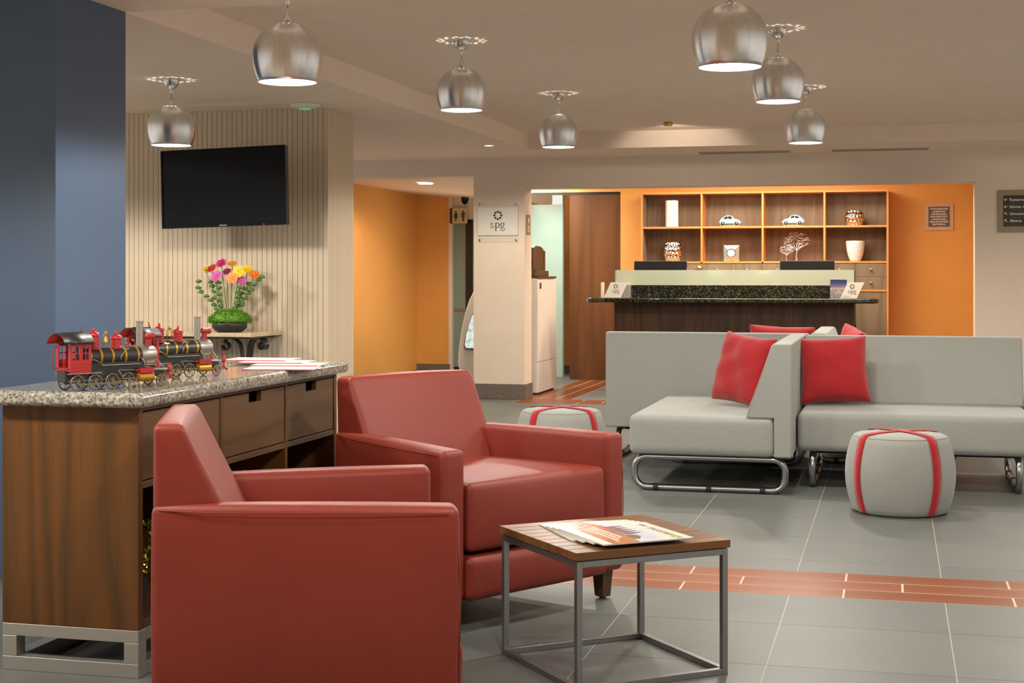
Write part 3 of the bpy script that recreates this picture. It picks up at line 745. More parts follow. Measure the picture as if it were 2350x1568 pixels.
text('maker_name', 'SAMSUNG', .013, 'silverpaint', tv, (0, -.0085, .006), align='CENTER', bold=.0002)
# ================================================================== wall shelf and flowers
zsh = .878; yfr = 9.64
xr0, xr1, xl0 = PY(576, 770, yfr).x, PY(650, 763, YSL).x, -5.5
ws = thing('wall_console', ((xl0 + xr0) / 2, YSL, 0), 0, 'narrow beige stone shelf table with black scrolled iron legs below the television', 'table')
wx = (xl0 + xr0) / 2
mesh_obj('stone_top', prism(B(), [(xl0 - wx, -.003), (xl0 - wx, yfr - YSL + .1), (xl0 + .1 - wx, yfr - YSL), (xr0 - wx, yfr - YSL), (xr1 - .02 - wx, -.13), (xr1 - wx, -.003)], 'z', zsh - .03, zsh), 'beigegran', ws, False, .006)
mesh_obj('iron_rim', prism(B(), [(xl0 + .02 - wx, -.01), (xl0 + .02 - wx, yfr - YSL + .1), (xl0 + .12 - wx, yfr - YSL + .03), (xr0 - .01 - wx, yfr - YSL + .03), (xr1 - .06 - wx, -.13), (xr1 - .06 - wx, -.01)], 'z', zsh - .042, zsh - .0305), 'iron', ws)
def scroll(x, y, ang_):
    # flat bar curling at its top, bending down to the floor
    pts = []
    for i in range(20):
        a_ = math.radians(-200 + 330 * i / 19); r_ = .016 + .030 * i / 19
        pts.append((-.05 + r_ * math.cos(-a_), .775 + r_ * math.sin(-a_)))
    path = [(-.085, .775), (-.08, .752), (-.06, .742), (-.042, .755), (-.045, .782), (-.07, .8), (-.04, .826), (0, .82), (.035, .79), (.05, .74), (.062, .62), (.06, .45), (.03, .25), (-.03, .08), (-.06, 0)]
    bm = B(); hw = .034; t_ = .006; prev = None
    P = [Vector(q) for q in path]; fine = []
    for i in range(len(P) - 1):
        p0, p1, p2, p3 = P[max(i - 1, 0)], P[i], P[i + 1], P[min(i + 2, len(P) - 1)]
        for k in range(4):
            u = k / 4; fine.append(.5 * ((2 * p1) + (p2 - p0) * u + (2 * p0 - 5 * p1 + 4 * p2 - p3) * u * u + (3 * p1 - p0 - 3 * p2 + p3) * u ** 3))
    fine.append(P[-1])
    for i, q_ in enumerate(fine):
        tg = (fine[min(i + 1, len(fine) - 1)] - fine[max(i - 1, 0)]).normalized(); nn = Vector((-tg.y, tg.x)) * t_
        row = [bm.verts.new((a.x, s, a.y)) for a, s in ((q_ + nn, -hw), (q_ + nn, hw), (q_ - nn, hw), (q_ - nn, -hw))]
        if prev:
            for k in range(4): bm.faces.new((prev[k], prev[(k + 1) % 4], row[(k + 1) % 4], row[k]))
        prev = row
    o = mesh_obj('scroll_leg', bm, 'iron', ws, 40); o.location = (x - wx, y - YSL, .011); o.rotation_euler = (0, 0, ang_); return o
pa, pb = PY(536, 800, 9.78), PY(588, 800, 9.95)
scroll(pa.x, 9.80, math.radians(10)); scroll(pb.x, 9.95, math.radians(170)); scroll(PY(318, 800, 9.8).x, 9.80, math.radians(10)); scroll(PY(330, 800, 9.95).x, 9.95, math.radians(170))
# flower bowl
bc = PY(527, 765, 9.86); fl = thing('flower_arrangement', (bc.x, 9.86, zsh), 0, 'bright gerbera daisies with green stems in a low dark bowl', 'flowers')
bw = 42 * 10.3 / FPX
mesh_obj('bowl', lathe(B(), [(bw * .62, 0), (bw * .82, .008), (bw * .97, .03), (bw, .05), (bw * .97, .066), (bw * .93, .07), (bw * .85, .06)], 40), 'iron', fl, 40)
green1 = plain('moss green', srgb(96, 148, 34), .6); green2 = plain('leaf green', srgb(84, 126, 52), .5); stemg = plain('stem green', srgb(118, 142, 66), .5)
rnd = random.Random(3); bm = B()
for i in range(1500):
    a_ = rnd.uniform(0, 2 * PI); cz = rnd.uniform(-.25, 1); k_ = math.sqrt(max(0, 1 - cz * cz)); rr = rnd.uniform(.82, 1.08)
    c_ = Vector((bw * 1.14 * k_ * math.cos(a_) * rr, bw * 1.0 * k_ * math.sin(a_) * rr, .078 + .075 * cz * rr))
    n_ = Vector((k_ * math.cos(a_), k_ * math.sin(a_), cz + .3)).normalized(); s_ = rnd.uniform(.006, .011)
    t1 = n_.orthogonal().normalized(); t1.rotate(Matrix.Rotation(rnd.uniform(0, 6.28), 3, n_)); t2 = n_.cross(t1)
    v = [bm.verts.new(c_ + o_) for o_ in (t1 * s_ * .5, n_ * s_ + t2 * s_ * .4, -t1 * s_ * .5, n_ * s_ * 1.2 - t2 * s_ * .3)]
    bm.faces.new((v[0], v[1], v[2])); bm.faces.new((v[0], v[3], v[2])); bm.faces.new((v[0], v[1], v[3]))
mo = mesh_obj('moss', bm, green1, fl); tag(mo, kind='stuff')
mesh_obj('moss_core', lathe(B(), [(bw * .8, .06), (bw * 1.0, .08), (bw * .95, .11), (bw * .6, .14), (.001, .15)], 24), green1, fl, True)
def flower(px, py, dia, col, tiltx, tilty, dy=0, npet=19):
    P = PY(px, py, 9.86 + dy) - Vector((bc.x, 9.86, zsh))
    r_ = dia / 2 * 10.3 / FPX; mt = NT('petals'); mt.base(col); mt.set(Roughness=.5); mt = mt.m
    bm = B()
    for ring, (n_, rl, zc_) in enumerate(((npet, 1, 0), (npet, .86, .006), (14, .42, .012))):
        for k in range(n_):
            a_ = 2 * PI * (k + .5 * ring) / n_ + rnd.uniform(-.06, .06); l_ = r_ * rl * rnd.uniform(.88, 1.05); wd_ = r_ * .105
            t_ = Vector((math.cos(a_), math.sin(a_), 0)); s_ = Vector((-t_.y, t_.x, 0)); up = Vector((0, 0, 1)); lift = rnd.uniform(.0, .22)
            pts = [t_ * r_ * .1, t_ * l_ * .55 + s_ * wd_ + up * (lift * l_ * .5), t_ * l_ * .9 + s_ * wd_ * .7 + up * (lift * l_ * .62), t_ * l_ + up * (lift * l_ * .55), t_ * l_ * .9 - s_ * wd_ * .7 + up * (lift * l_ * .62), t_ * l_ * .55 - s_ * wd_ + up * (lift * l_ * .5)]
            bm.faces.new([bm.verts.new(p_ + up * zc_) for p_ in pts])
    o = mesh_obj('flower_head', bm, mt, fl); o.location = P; o.rotation_euler = (tiltx, tilty, 0)
    c_ = mesh_obj('flower_centre', lathe(B(), [(r_ * .22, .010), (r_ * .2, .017), (.0005, .019)], 14), plain('flower centre', tuple(min(1, x * .8 + .02) for x in col), .8), o, True)
    q_ = mesh_obj('calyx', lathe(B(), [(.003, -.018), (r_ * .2, -.008), (r_ * .3, 0)], 10), green2, o, True)
    base_ = Vector((P.x * .28, P.y * .3, .12)); mid_ = Vector((P.x * .62, P.y * .6, P.z * .6))
    pts = [(1 - u) ** 2 * base_ + 2 * u * (1 - u) * mid_ + u * u * (P - Vector((0, -.004, .012))) for u in [i / 8 for i in range(9)]]
    mesh_obj('stem', tube(B(), pts, .0032, 7), stemg, fl, True)
def zp(x, y): return 420 + x / 5.808, 580 + y / 5.808
YEL, ORG, PCH, PNK, MAG, RED_, PUR = (.95, .62, .01), (.88, .22, .02), (.95, .33, .13), (.75, .12, .5), (.55, .015, .18), (.65, .03, .015), (.30, .02, .12)
for (x, y, dd, c_, tx, ty, dy) in ((300, 222, 25, YEL, .7, -.9, .02), (385, 212, 30, RED_, .8, -.35, .03), (510, 145, 32, MAG, .75, -.1, .03), (655, 150, 26, (.80, .30, .03), .6, .2, .05), (745, 250, 35, YEL, 1.25, .15, -.03),
                                   (862, 222, 25, YEL, .8, .5, .03), (945, 300, 36, ORG, .45, .45, 0), (447, 315, 36, PNK, .85, -.3, -.03), (775, 375, 27, PNK, .9, .3, -.02), (655, 340, 36, PCH, 1.0, .25, -.06), (585, 255, 26, PUR, .7, 0, .04)):
    px, py = zp(x, y); flower(px, py, dd, c_, tx, ty, dy)
def bells(path, ks):
    pts = [PY(*zp(x, y), 9.86 + dy) - Vector((bc.x, 9.86, zsh)) for x, y, dy in path]
    mesh_obj('stem', tube(B(), pts, .0022, 6), stemg, fl, True)
    for k in range(ks):
        u = k / max(1, ks - 1) * (len(pts) - 1.01); i = int(u); c_ = pts[i].lerp(pts[i + 1], u - i)
        bm = B()
        for m_ in range(5):
            a_ = 2 * PI * m_ / 5 + k; off = Vector((math.cos(a_) * .010, math.sin(a_) * .010, rnd.uniform(-.005, .005)))
            mt_ = Matrix.Translation(c_ + off) @ Euler((rnd.uniform(-.6, .6) + .5 * math.sin(a_), .7 * math.cos(a_), 0)).to_matrix().to_4x4()
            lathe(bm, [(.003, -.008), (.009, .0), (.013, .008)], 8, True, mtx=mt_)
        bl = mesh_obj('bell_leaves', bm, green2, fl, True); tag(bl, kind='stuff')
bells([(210, 390, 0), (205, 470, 0), (240, 530, 0), (315, 580, .0), (370, 640, 0)], 5)
bells([(370, 390, .02), (400, 460, .02), (415, 560, .02), (400, 690, .01), (450, 760, 0)], 6)
bells([(470, 400, -.02), (480, 500, -.02), (480, 600, -.02), (500, 700, -.01), (510, 780, 0)], 6)
bells([(1055, 320, .0), (985, 390, 0), (910, 500, 0), (850, 570, 0), (790, 700, 0)], 7)
bells([(880, 420, .03), (800, 520, .03), (760, 600, .02), (760, 690, 0), (700, 760, 0)], 7)
bells([(760, 470, -.03), (720, 540, -.03), (740, 640, -.03), (690, 740, 0), (670, 780, 0)], 6)
# ================================================================== model locomotives
red_t = plain('train red paint', srgb(152, 22, 22), .4); blk_t = plain('train black paint', (.014, .014, .015), .4); gld = plain('train gold paint', srgb(176, 130, 40), .35, .6)
slv = plain('worn tin', srgb(150, 146, 138), .4, .7); old = plain('aged metal', srgb(120, 108, 88), .4, .75)
def make_train():
    t = thing('model_locomotive', (0, 0, 0)); k = .319e-3; kz = .279e-3
    X = lambda zx: (zx - 900) * k
    def Zz(zx, zy): return (912 - (zx - 500) * .062 - zy) * kz
    XC = lambda zx: X(zx + 82)
    # wheels
    def wheel(x, y, r, par=t):
        bm = B(); n_ = 24
        tube(bm, [(x + (r - .0025) * math.cos(2 * PI * i / n_), y, r + (r - .0025) * math.sin(2 * PI * i / n_)) for i in range(n_)], .0026, 8, True)
        for i in range(12):
            a_ = 2 * PI * i / 12; cyl(bm, (x, y, r), (x + (r - .003) * math.cos(a_), y, r + (r - .003) * math.sin(a_)), .0011, 5)
        lathe(bm, [(.005, -.004), (.005, .004)], 10, mtx=Matrix.Translation((x, y, r)) @ Matrix.Rotation(PI / 2, 4, 'X'))
        return mesh_obj('wheel', bm, old, par, 50)
    W_ = .037
    for zx in (500, 700, 900, 1090):
        for s in (-1, 1): wheel(X(zx), s * W_, .0262)
    for s in (-1, 1): wheel(X(1485), s * W_, .0205)
    for zx in (500, 700, 900, 1090, 1485): mesh_obj('axle', cyl(B(), (X(zx), -W_, .0262 if zx < 1400 else .0205), (X(zx), W_, .0262 if zx < 1400 else .0205), .002, 6), old, t)
    # chassis
    bx('chassis', (X(420), X(1540), -.028, .028, .034, .052), blk_t, t); bx('running_deck', (X(400), X(770), -.042, .042, .0545, .0575), slv, t); bx('front_deck', (X(1380), X(1620), -.036, .036, .0545, .0575), slv, t)
    bx('rear_box', (X(385), X(420), -.024, .024, .030, .066), blk_t, t)
    # cab: side walls with windows, rear wall with a doorway, curved roof
    cw, x0, x1, zb_, zt_ = .043, X(410), X(645), .0576, .152
    bx('cab_floor', (x0, x1, -cw + .003, cw - .003, .0576, .062), red_t, t)
    for s in (-1, 1):
        y0, y1 = sorted((s * cw, s * (cw - .003)))
        for e in ((x0, x1, zb_, .100), (x0, x1, .143, zt_), (x0, X(435), .1, .143), (X(620), x1, .1, .143), (X(515), X(545), .1, .143)): bx('cab_wall', (e[0], e[1], y0, y1, e[2], e[3]), red_t, t)
        for e in ((X(435), X(515), .119, .1225), (X(545), X(620), .119, .1225), (X(470), X(476), .1, .143), (X(578), X(584), .1, .143)): bx('glazing_bar', (e[0], e[1], y0, y1, e[2], e[3]), red_t, t)
        for z_ in (.066, .076, .086): bx('trim_strip', (x0, x1, s * cw - .001, s * cw + .001, z_, z_ + .0015), red_t, t)
        q0, q1 = sorted((s * (cw - .003), s * (cw - .015)))
        bx('cab_rear_post', (x0, x0 + .003, q0, q1, zb_, zt_), red_t, t)
        mesh_obj('grab_rail', tube(B(), [(x0, s * (cw - .009), .072), (x0 - .016, s * (cw - .009), .073), (x0 - .018, s * (cw - .009), .08), (x0 - .018, s * (cw - .009), .134), (x0 - .015, s * (cw - .009), .139), (x0, s * (cw - .009), .141)], .0012, 6), red_t, t, True)
    bx('cab_rear_sill', (x0, x0 + .003, -cw + .015, cw - .015, zb_, .075), red_t, t)
    bx('cab_front', (x1 - .004, x1, -cw + .003, cw - .003, zb_, .10), red_t, t)
    for e in ((-cw + .003, cw - .003, .143, .165), (-.004, .004, .1, .143), (-cw + .003, -cw + .01, .1, .143), (cw - .01, cw - .003, .1, .143)): bx('cab_front', (x1 - .004, x1, e[0], e[1], e[2], e[3]), red_t, t)
    bm = B(); n_ = 12; pr = None
    for i in range(n_ + 1):
        a_ = math.radians(12 + 156 * i / n_); yy, zz = (cw + .009) * math.cos(a_) / math.cos(math.radians(12)), .1425 + .042 * math.sin(a_)
        row = [bm.verts.new((x0 - .027, yy, zz)), bm.verts.new((X(662), yy, zz))]
        if pr: bm.faces.new((pr[0], pr[1], row[1], row[0]))
        pr = row
    rf = mesh_obj('cab_roof', bm, [blk_t, red_t], t, True); so = rf.modifiers.new('s', 'SOLIDIFY'); so.thickness = .002; so.material_offset = 1; so.offset = 1
    bx('roof_hatch', (X(430), X(600), -.016, .016, .183, .188), blk_t, t)
    # boiler
    zc_, rb = .105, .0285; rx = Matrix.Rotation(PI / 2, 4, 'Y')
    mesh_obj('boiler', cyl(B(), (X(640), 0, zc_), (XC(1200), 0, zc_), rb, 28), blk_t, t, 40)
    mesh_obj('smokebox', lathe(B(), [(rb + .0008, 0), (rb + .0008, XC(1370) - XC(1200)), (rb * .9, XC(1385) - XC(1200)), (.004, XC(1392) - XC(1200))], 28, mtx=Matrix.Translation((XC(1200), 0, zc_)) @ rx), slv, t, 40)
    bx('firebox', (X(640), X(1330), -.022, .022, .048, .09), blk_t, t)
    for zx in (655, 780, 915, 1065, 1215):
        mesh_obj('boiler_band', lathe(B(), [(rb + .0004, -.0036), (rb + .0016, -.0036), (rb + .0016, .0036), (rb + .0004, .0036)], 28, False, mtx=Matrix.Translation((X(zx + 17), 0, zc_)) @ rx), gld, t, 40)
    mesh_obj('stack', lathe(B(), [(.0115, 0), (.0115, .082), (.0128, .083), (.0128, .088), (.0095, .088), (.0095, .06)], 20, mtx=Matrix.Translation((XC(1218), 0, zc_ + rb - .003))), slv, t, 40)
    for zx, hh in ((672, .058), (937, .046)):
        mesh_obj('steam_dome', lathe(B(), [(.0195, 0), (.0195, .006), (.0175, .008), (.017, hh - .014), (.02, hh - .013), (.02, hh - .010), (.0165, hh - .004), (.008, hh), (.0035, hh + .002), (.0045, hh + .006), (.002, hh + .012), (.0005, hh + .013)], 22, mtx=Matrix.Translation((XC(zx), 0, zc_ + rb - .004))), red_t, t, 40)
    bl = thing('bell', (XC(815), 0, zc_ + rb - .002)); bl.parent = t
    mesh_obj('bell_frame', tube(B(), [(.012 * math.sin(2 * PI * i / 20), 0, .026 - .026 * math.cos(2 * PI * i / 20)) for i in range(20)], .0013, 6, True), old, bl, True)
    mesh_obj('bell_cup', lathe(B(), [(.009, .018), (.0075, .022), (.006, .031), (.003, .036), (.003, .046), (.0045, .05), (.002, .056), (.0005, .057)], 16), gld, bl, True)
    mesh_obj('headlamp', lathe(B(), [(.007, 0), (.0105, .004), (.0105, .024), (.0125, .034), (.0125, .037), (.002, .033)], 18, mtx=Matrix.Translation((XC(1275), 0, .166)) @ rx), red_t, t, 40)
    bx('headlamp_bracket', (XC(1295), XC(1345), -.006, .006, zc_ + rb - .004, .158), red_t, t)
    mesh_obj('whistle', cyl(B(), (XC(560), .006, .18), (XC(540), .006, .204), .002, 6), red_t, t)
    for s in (-1, 1):
        bx('running_board', (X(775), X(1225), *sorted((s * .03, s * .042)), .078, .0805), slv, t)
        mesh_obj('handrail', tube(B(), [(X(650), s * .012, zc_ + rb + .004), (XC(1290), s * .012, zc_ + rb + .004)], .001, 6), slv, t)
        mesh_obj('feed_pipe', tube(B(), [(X(650), s * (rb + .003), .098), (X(700), s * (rb + .004), .098), (X(800), s * (rb + .006), .082)], .0016, 6), gld, t, True)
        mesh_obj('steam_pipe', tube(B(), [(X(1130), s * .02, zc_ + .024), (X(1050), s * .027, zc_ + .012), (X(1015), s * .0305, zc_), (X(1015), s * .0305, zc_ - .012)], .0016, 6), gld, t, True)
        mesh_obj('cylinder', lathe(B(), [(.012, 0), (.0145, .002), (.0145, .056), (.012, .058)], 18, mtx=Matrix.Translation((X(1200), s * .038, .034)) @ rx), gld, t, 40)
        bx('valve_chest', (X(1205), X(1375), *sorted((s * .026, s * .05)), .048, .064), red_t, t)
        mesh_obj('exhaust_pipe', tube(B(), [(X(1290), s * .036, .064), (X(1288), s * .034, .085), (X(1262), s * .028, .098)], .0018, 6), slv, t, True)
        bx('side_rod', (X(500), X(1000), *sorted((s * .0405, s * .043)), .018, .023), old, t)
        bx('piston_rod', (X(1020), X(1205), *sorted((s * .0405, s * .0435)), .030, .034), old, t)
        mesh_obj('rocker_arm', tube(B(), [(X(960), s * .044, .062), (X(1010), s * .044, .036), (X(1000), s * .044, .020)], .002, 6), old, t, True)
        mesh_obj('radius_rod', cyl(B(), (X(960), s * .044, .062), (X(1220), s * .044, .058), .0011, 6), slv, t)
        mesh_obj('pilot_brace', cyl(B(), (XC(1385), s * .01, .098), (X(1560), s * .024, .057), .0015, 6), slv, t)
        mesh_obj('buffer_post', lathe(B(), [(.004, 0), (.0085, .004), (.0085, .018), (.006, .022), (.003, .028)], 12, mtx=Matrix.Translation((X(1600), s * .034, .048))), red_t, t, 40)
        mesh_obj('pilot_foot', tube(B(), [(X(1600), s * .034, .05), (X(1605), s * .034, .03), (X(1650), s * .034, .022)], [.004, .0035, .0045], 8), red_t, t, True)
    for i in range(7):
        y_ = -.024 + .048 * i / 6
        mesh_obj('pilot_bar', cyl(B(), (X(1590), y_, .05), (X(1640), y_ * .7, .02), .0012, 5), red_t, t)
    return t
tr = make_train(); SH = .9122
def place_train(o, wx_, wy_, ang_, zx, side=-1):
    # near-side wheel at local x of column zx stands at (wx_, wy_)
    lx, ly = (zx - 900) * .319e-3, side * .037
    o.location = (wx_ - lx * math.cos(ang_) + ly * math.sin(ang_), wy_ - lx * math.sin(ang_) - ly * math.cos(ang_), SH); o.rotation_euler = (0, 0, ang_)
a1 = G(178, 898.6, SH); place_train(tr, a1.x, a1.y, math.radians(62), 500)
tag(tr, 'red and black model steam locomotive at the console end, its whole cab visible', 'model train', 'model locomotives')
tr2 = copy_tree(tr); a2 = G(497, 863, SH); place_train(tr2, a2.x, a2.y, math.radians(66), 1485)
tag(tr2, 'red and black model steam locomotive partly hidden, between the other train and the magazines', 'model train', 'model locomotives')
# ================================================================== printed matter
cov = NT('red and white cover'); cc = cov.coord((1, 1, 1)); 
nn = cov.noise(cov.coord((3, 14, 1)), 3, 2); cov.base(cov.ramp(nn, [(.36, srgb(186, 40, 44)), (.38, srgb(226, 220, 214))])); cov.set(Roughness=.3); M['cover'] = cov.m
M['paper'] = plain('paper edge', srgb(196, 192, 184), .6)
for i, (px, py, rz, lab) in enumerate(((600, 832.5, -.08, 'red and white booklet on the console, furthest from the trains'), (635, 836, -.04, 'red and white booklet on the console, second in the fan'), (665, 840, 0.02, 'red and white booklet on the console, third in the fan'), (648, 846.5, .05, 'red and white booklet on the console, in front of its fan beside the counter edge'))):
    c_ = G(px, py, SH); z0 = SH + .004 * (3 - i)
    t = thing('booklet', (c_.x, c_.y, z0), rz + math.radians(8), lab, 'booklet', 'booklets on the console')
    bx('pages', (-.14, .14, -.10, .10, 0, .0032), 'paper', t); bx('cover', (-.14, .14, -.10, .10, .0032, .0038), 'cover', t)
    bx('spine_stripe', (-.139, .139, -.1005, -.0995, .0006, .0036), plain('red print', srgb(186, 40, 46), .4), t)
M['sky'] = (lambda t: (t.base(t.ramp(t.noise(t.coord((1, 1, 1)), 8, 3), [(.3, srgb(176, 190, 208)), (.7, srgb(216, 222, 228))])), t.set(Roughness=.25), t.m)[-1])(NT('printed sky'))
M['field'] = (lambda t: (t.base(t.ramp(t.noise(t.coord((1, 3, 1)), 22, 4), [(.3, srgb(150, 84, 40)), (.7, srgb(206, 132, 74))])), t.set(Roughness=.25), t.m)[-1])(NT('printed field'))
M['figure'] = plain('printed figures', srgb(112, 70, 68), .3); M['treeink'] = plain('printed trees', srgb(98, 92, 84), .3); M['greenink'] = plain('green ink', srgb(132, 176, 70), .4); M['greyink'] = plain('grey ink', srgb(132, 130, 126), .4); M['glosswhite'] = plain('glossy white paper', srgb(206, 204, 198), .3)
ZTB = .434
def magazine(dx, dy, z0, rz, lab):
    t = thing('magazine', (dx, dy, z0), rz, lab, 'magazine', 'magazines on the side table')
    w_, h_ = .325, .320      # text runs along x; masthead at +y
    bx('pages', (-w_ / 2, w_ / 2, -h_ / 2, h_ / 2, 0, .0038), 'paper', t)
    bx('cover', (-w_ / 2, w_ / 2, -h_ / 2, h_ / 2, .0038, .0042), 'glosswhite', t)
    z = .0042
    L0, R0 = -w_ / 2, w_ / 2
    mesh_obj('printed_sky', prism(B(), [(L0, -.03), (R0, -.03), (R0, .055), (.08, .072), (0, .078), (-.08, .072), (L0, .055)], 'z', z, z + .0002), 'sky', t)
    mesh_obj('printed_field', prism(B(), [(L0, -.118), (R0, -.128), (R0, -.03), (.06, -.022), (L0, -.005)], 'z', z + .0002, z + .0003), 'field', t)
    for k in range(5):
        x_ = -.115 + .032 * k; mesh_obj('printed_figure', prism(B(), [(x_ - .014, -.02), (x_ + .004, -.022), (x_ + .02, .01), (x_ + .008, .030), (x_ + .003, .052), (x_ - .007, .05), (x_ - .010, .02)], 'z', z + .0003, z + .0004), 'figure', t)
    mesh_obj('printed_tree', prism(B(), [(.075 + .042 * math.cos(2 * PI * i / 12), -.008 + .020 * math.sin(2 * PI * i / 12) + .006 * math.sin(5 * i)) for i in range(12)], 'z', z + .0003, z + .0004), 'treeink', t)
    text('masthead', 'mexico', .050, 'greyink', t, (-.058, .108, z + .0005), rot=(0, 0, 0), ext=.0001, sx=.85)
    text('masthead', 'emerge', .050, 'greenink', t, (.052, .108, z + .0005), rot=(0, 0, 0), ext=.0001, sx=.68)
    bm = B()
    for k in range(2):
        for j in range(5):
            a_ = 2 * PI * j / 5; c_ = Vector((-.115 + .022 * k, .122)); q_ = c_ + Vector((math.cos(a_), math.sin(a_))) * .005; lathe(bm, [(.004, z), (.004, z + .0003)], 8, mtx=Matrix.Translation((q_.x, q_.y, 0)))
    tag(mesh_obj('printed_emblem', bm, 'treeink', t), kind='stuff')
    bm = B(); r2 = random.Random(5)
    for row in range(3):
        x_ = -.14 + .012 * row
        while x_ < .07 + .02 * row:
            l_ = r2.uniform(.006, .018); box(bm, x_, x_ + l_, -.055 - .019 * row, -.043 - .019 * row, z + .0003, z + .0006); x_ += l_ + .005
    tag(mesh_obj('headline', bm, 'glosswhite', t), kind='stuff')
    return t
av = math.radians(-52)
for i, lab in enumerate(('lowest magazine of the fanned pile on the side table', 'second-lowest magazine of the fanned pile on the side table', 'second-highest magazine of the fanned pile on the side table', 'top magazine of the fanned pile with its cover fully visible on the side table')):
    j = 3 - i; magazine(-.842 - .034 * j, 4.772 + .040 * j, ZTB + .0045 * i, av - .035 * j, lab)
# tinsel plant standing in the open shelf of the console
pl_ = PX(338, 1262, -2.40); t = thing('tinsel_plant', (-2.42, 4.46, .181), 0, 'gold-green tinsel sprig in the open console shelf behind the armchair', 'ornament')
tin = plain('gold green foil', srgb(150, 150, 60), .25, .8)
mesh_obj('pot', lathe(B(), [(.03, 0), (.042, .06), (.044, .11), (.04, .11)], 16), 'iron', t, 40)
bm = B(); r3 = random.Random(11)
for i in range(420):
    a_ = r3.uniform(0, 6.28); z_ = r3.uniform(.12, .30); r_ = r3.uniform(.02, .07); c_ = Vector((r_ * math.cos(a_), r_ * math.sin(a_), z_))
    v = [bm.verts.new(c_ + Vector([r3.uniform(-.012, .012) for _ in range(3)])) for _ in range(3)]; bm.faces.new(v)
tag(mesh_obj('foil_leaves', bm, tin, t), kind='stuff')
mesh_obj('stalk', cyl(B(), (0, 0, .1), (0, 0, .27), .006, 8), tin, t)
# ================================================================== reception desk
YD = 15.96                                   # front edge of the counter slab
def X_(px, Y): return PY(px, 690, Y).x
cxl, cxr = X_(1342, YD), X_(2017, YD); dxm = (cxl + cxr) / 2
zc0, zc1 = 0.985, 1.022
rd = thing('reception_desk', (dxm, YD, 0), 0, 'dark walnut reception desk with black granite counter and frosted glass screen', 'desk')
fx0, fx1 = X_(1410, YD + .24) - dxm, X_(1961, YD + .24) - dxm
npn = 5
for i in range(npn):
    a0 = fx0 + (fx1 - fx0) * i / npn; a1 = fx0 + (fx1 - fx0) * (i + 1) / npn
    bx('front_panel', (a0 + .0006, a1 - .0006, .24, .262, .0, zc0), 'dwood', rd)
bx('side_panel', (fx0, fx0 + .03, .263, .95, 0, zc0), 'dwood', rd); bx('side_panel', (fx1 - .03, fx1, .263, .95, 0, zc0), 'dwood', rd)
pts = [(cxl - dxm + .25 - .25 * math.cos(a), .22 - .22 * math.sin(a)) for a in [PI / 2 * i / 8 for i in range(9)]]
pts = [(cxl - dxm, .45)] + pts + [(-p_[0], p_[1]) for p_ in pts[::-1]] + [(cxr - dxm, .45)]
pts = [(cxl - dxm, .45), (cxl - dxm, .10), (cxl - dxm + .03, .03), (cxl - dxm + .10, 0), (cxr - dxm - .10, 0), (cxr - dxm - .03, .03), (cxr - dxm, .10), (cxr - dxm, .45)]
mesh_obj('counter_slab', prism(B(), pts, 'z', zc0, zc1 + .012), 'blackgran', rd, False, .018, 4)
YS = YD + .36
sx0, sx1 = X_(1413, YS) - dxm, X_(1960, YS) - dxm
zsp = PY(1700, 655, YS).z; zgl = PY(1700, 620, YS).z
bx('granite_upstand', (sx0, sx1, .36, .40, zc1 + .012, zsp), 'blackgran', rd, .003)
bx('glass_screen', (sx0, sx1, .372, .386, zsp + .0005, zgl), 'frost', rd, .001)
bx('glass_edge', (sx0 - .012, sx0, .372, .386, zsp + .0005, zgl), 'frostdoor', rd)
bx('inner_ledge', (sx0, sx1, .52, .80, zgl - .03, zgl - .006), 'dwood', rd)
bx('inner_ledge_support', (sx0, sx0 + .03, .52, .8, .75, zgl - .03), 'dwood', rd); bx('inner_ledge_support', (sx1 - .03, sx1, .52, .8, .75, zgl - .03), 'dwood', rd)
bx('work_top', (fx0, fx1, .40, .95, .72, .75), 'dwood', rd)
ZLG = zgl - .0058
def monitor(pa, pb, py, lab):
    Ym = YD + 1.12; a, b = PY(pa, py, Ym), PY(pb, py, Ym); w_ = b.x - a.x
    t = thing('monitor', ((a.x + b.x) / 2, Ym, .92), 0, lab, 'monitor', 'reception monitors')
    hh = .36; zt = a.z - .92
    bx('rear_housing', (-w_ / 2, w_ / 2, 0, .035, zt - hh, zt), 'black', t, .008)
    bx('top_trim', (-w_ / 2, w_ / 2, -.001, .036, zt, zt + .004), 'silverpaint', t)
    bx('stand_neck', (-.03, .03, .005, .03, .012, zt - hh), 'black', t); bx('stand_foot', (-.11, .11, -.06, .11, 0, .012), 'black', t, .004)
bdx = (X_(1440, YD + 1.1) + X_(1930, YD + 1.1)) / 2; bdw = X_(1930, YD + 1.1) - bdx
back_desk = thing('back_desk', (bdx, YD + 1.18, 0), 0, 'dark work surface behind the reception screen carrying the monitors', 'worktop')
bx('top', (-bdw, bdw, -.2, .2, .88, .92), 'dwood', back_desk, .003); bx('side_panel', (-bdw, -bdw + .03, -.19, .19, 0, .88), 'dwood', back_desk); bx('side_panel', (bdw - .03, bdw, -.19, .19, 0, .88), 'dwood', back_desk)
monitor(1455, 1576, 600, 'black monitor showing its back, beside the wooden door end of the desk')
monitor(1790, 1915, 599, 'black monitor showing its back, below the silver tree ornament')
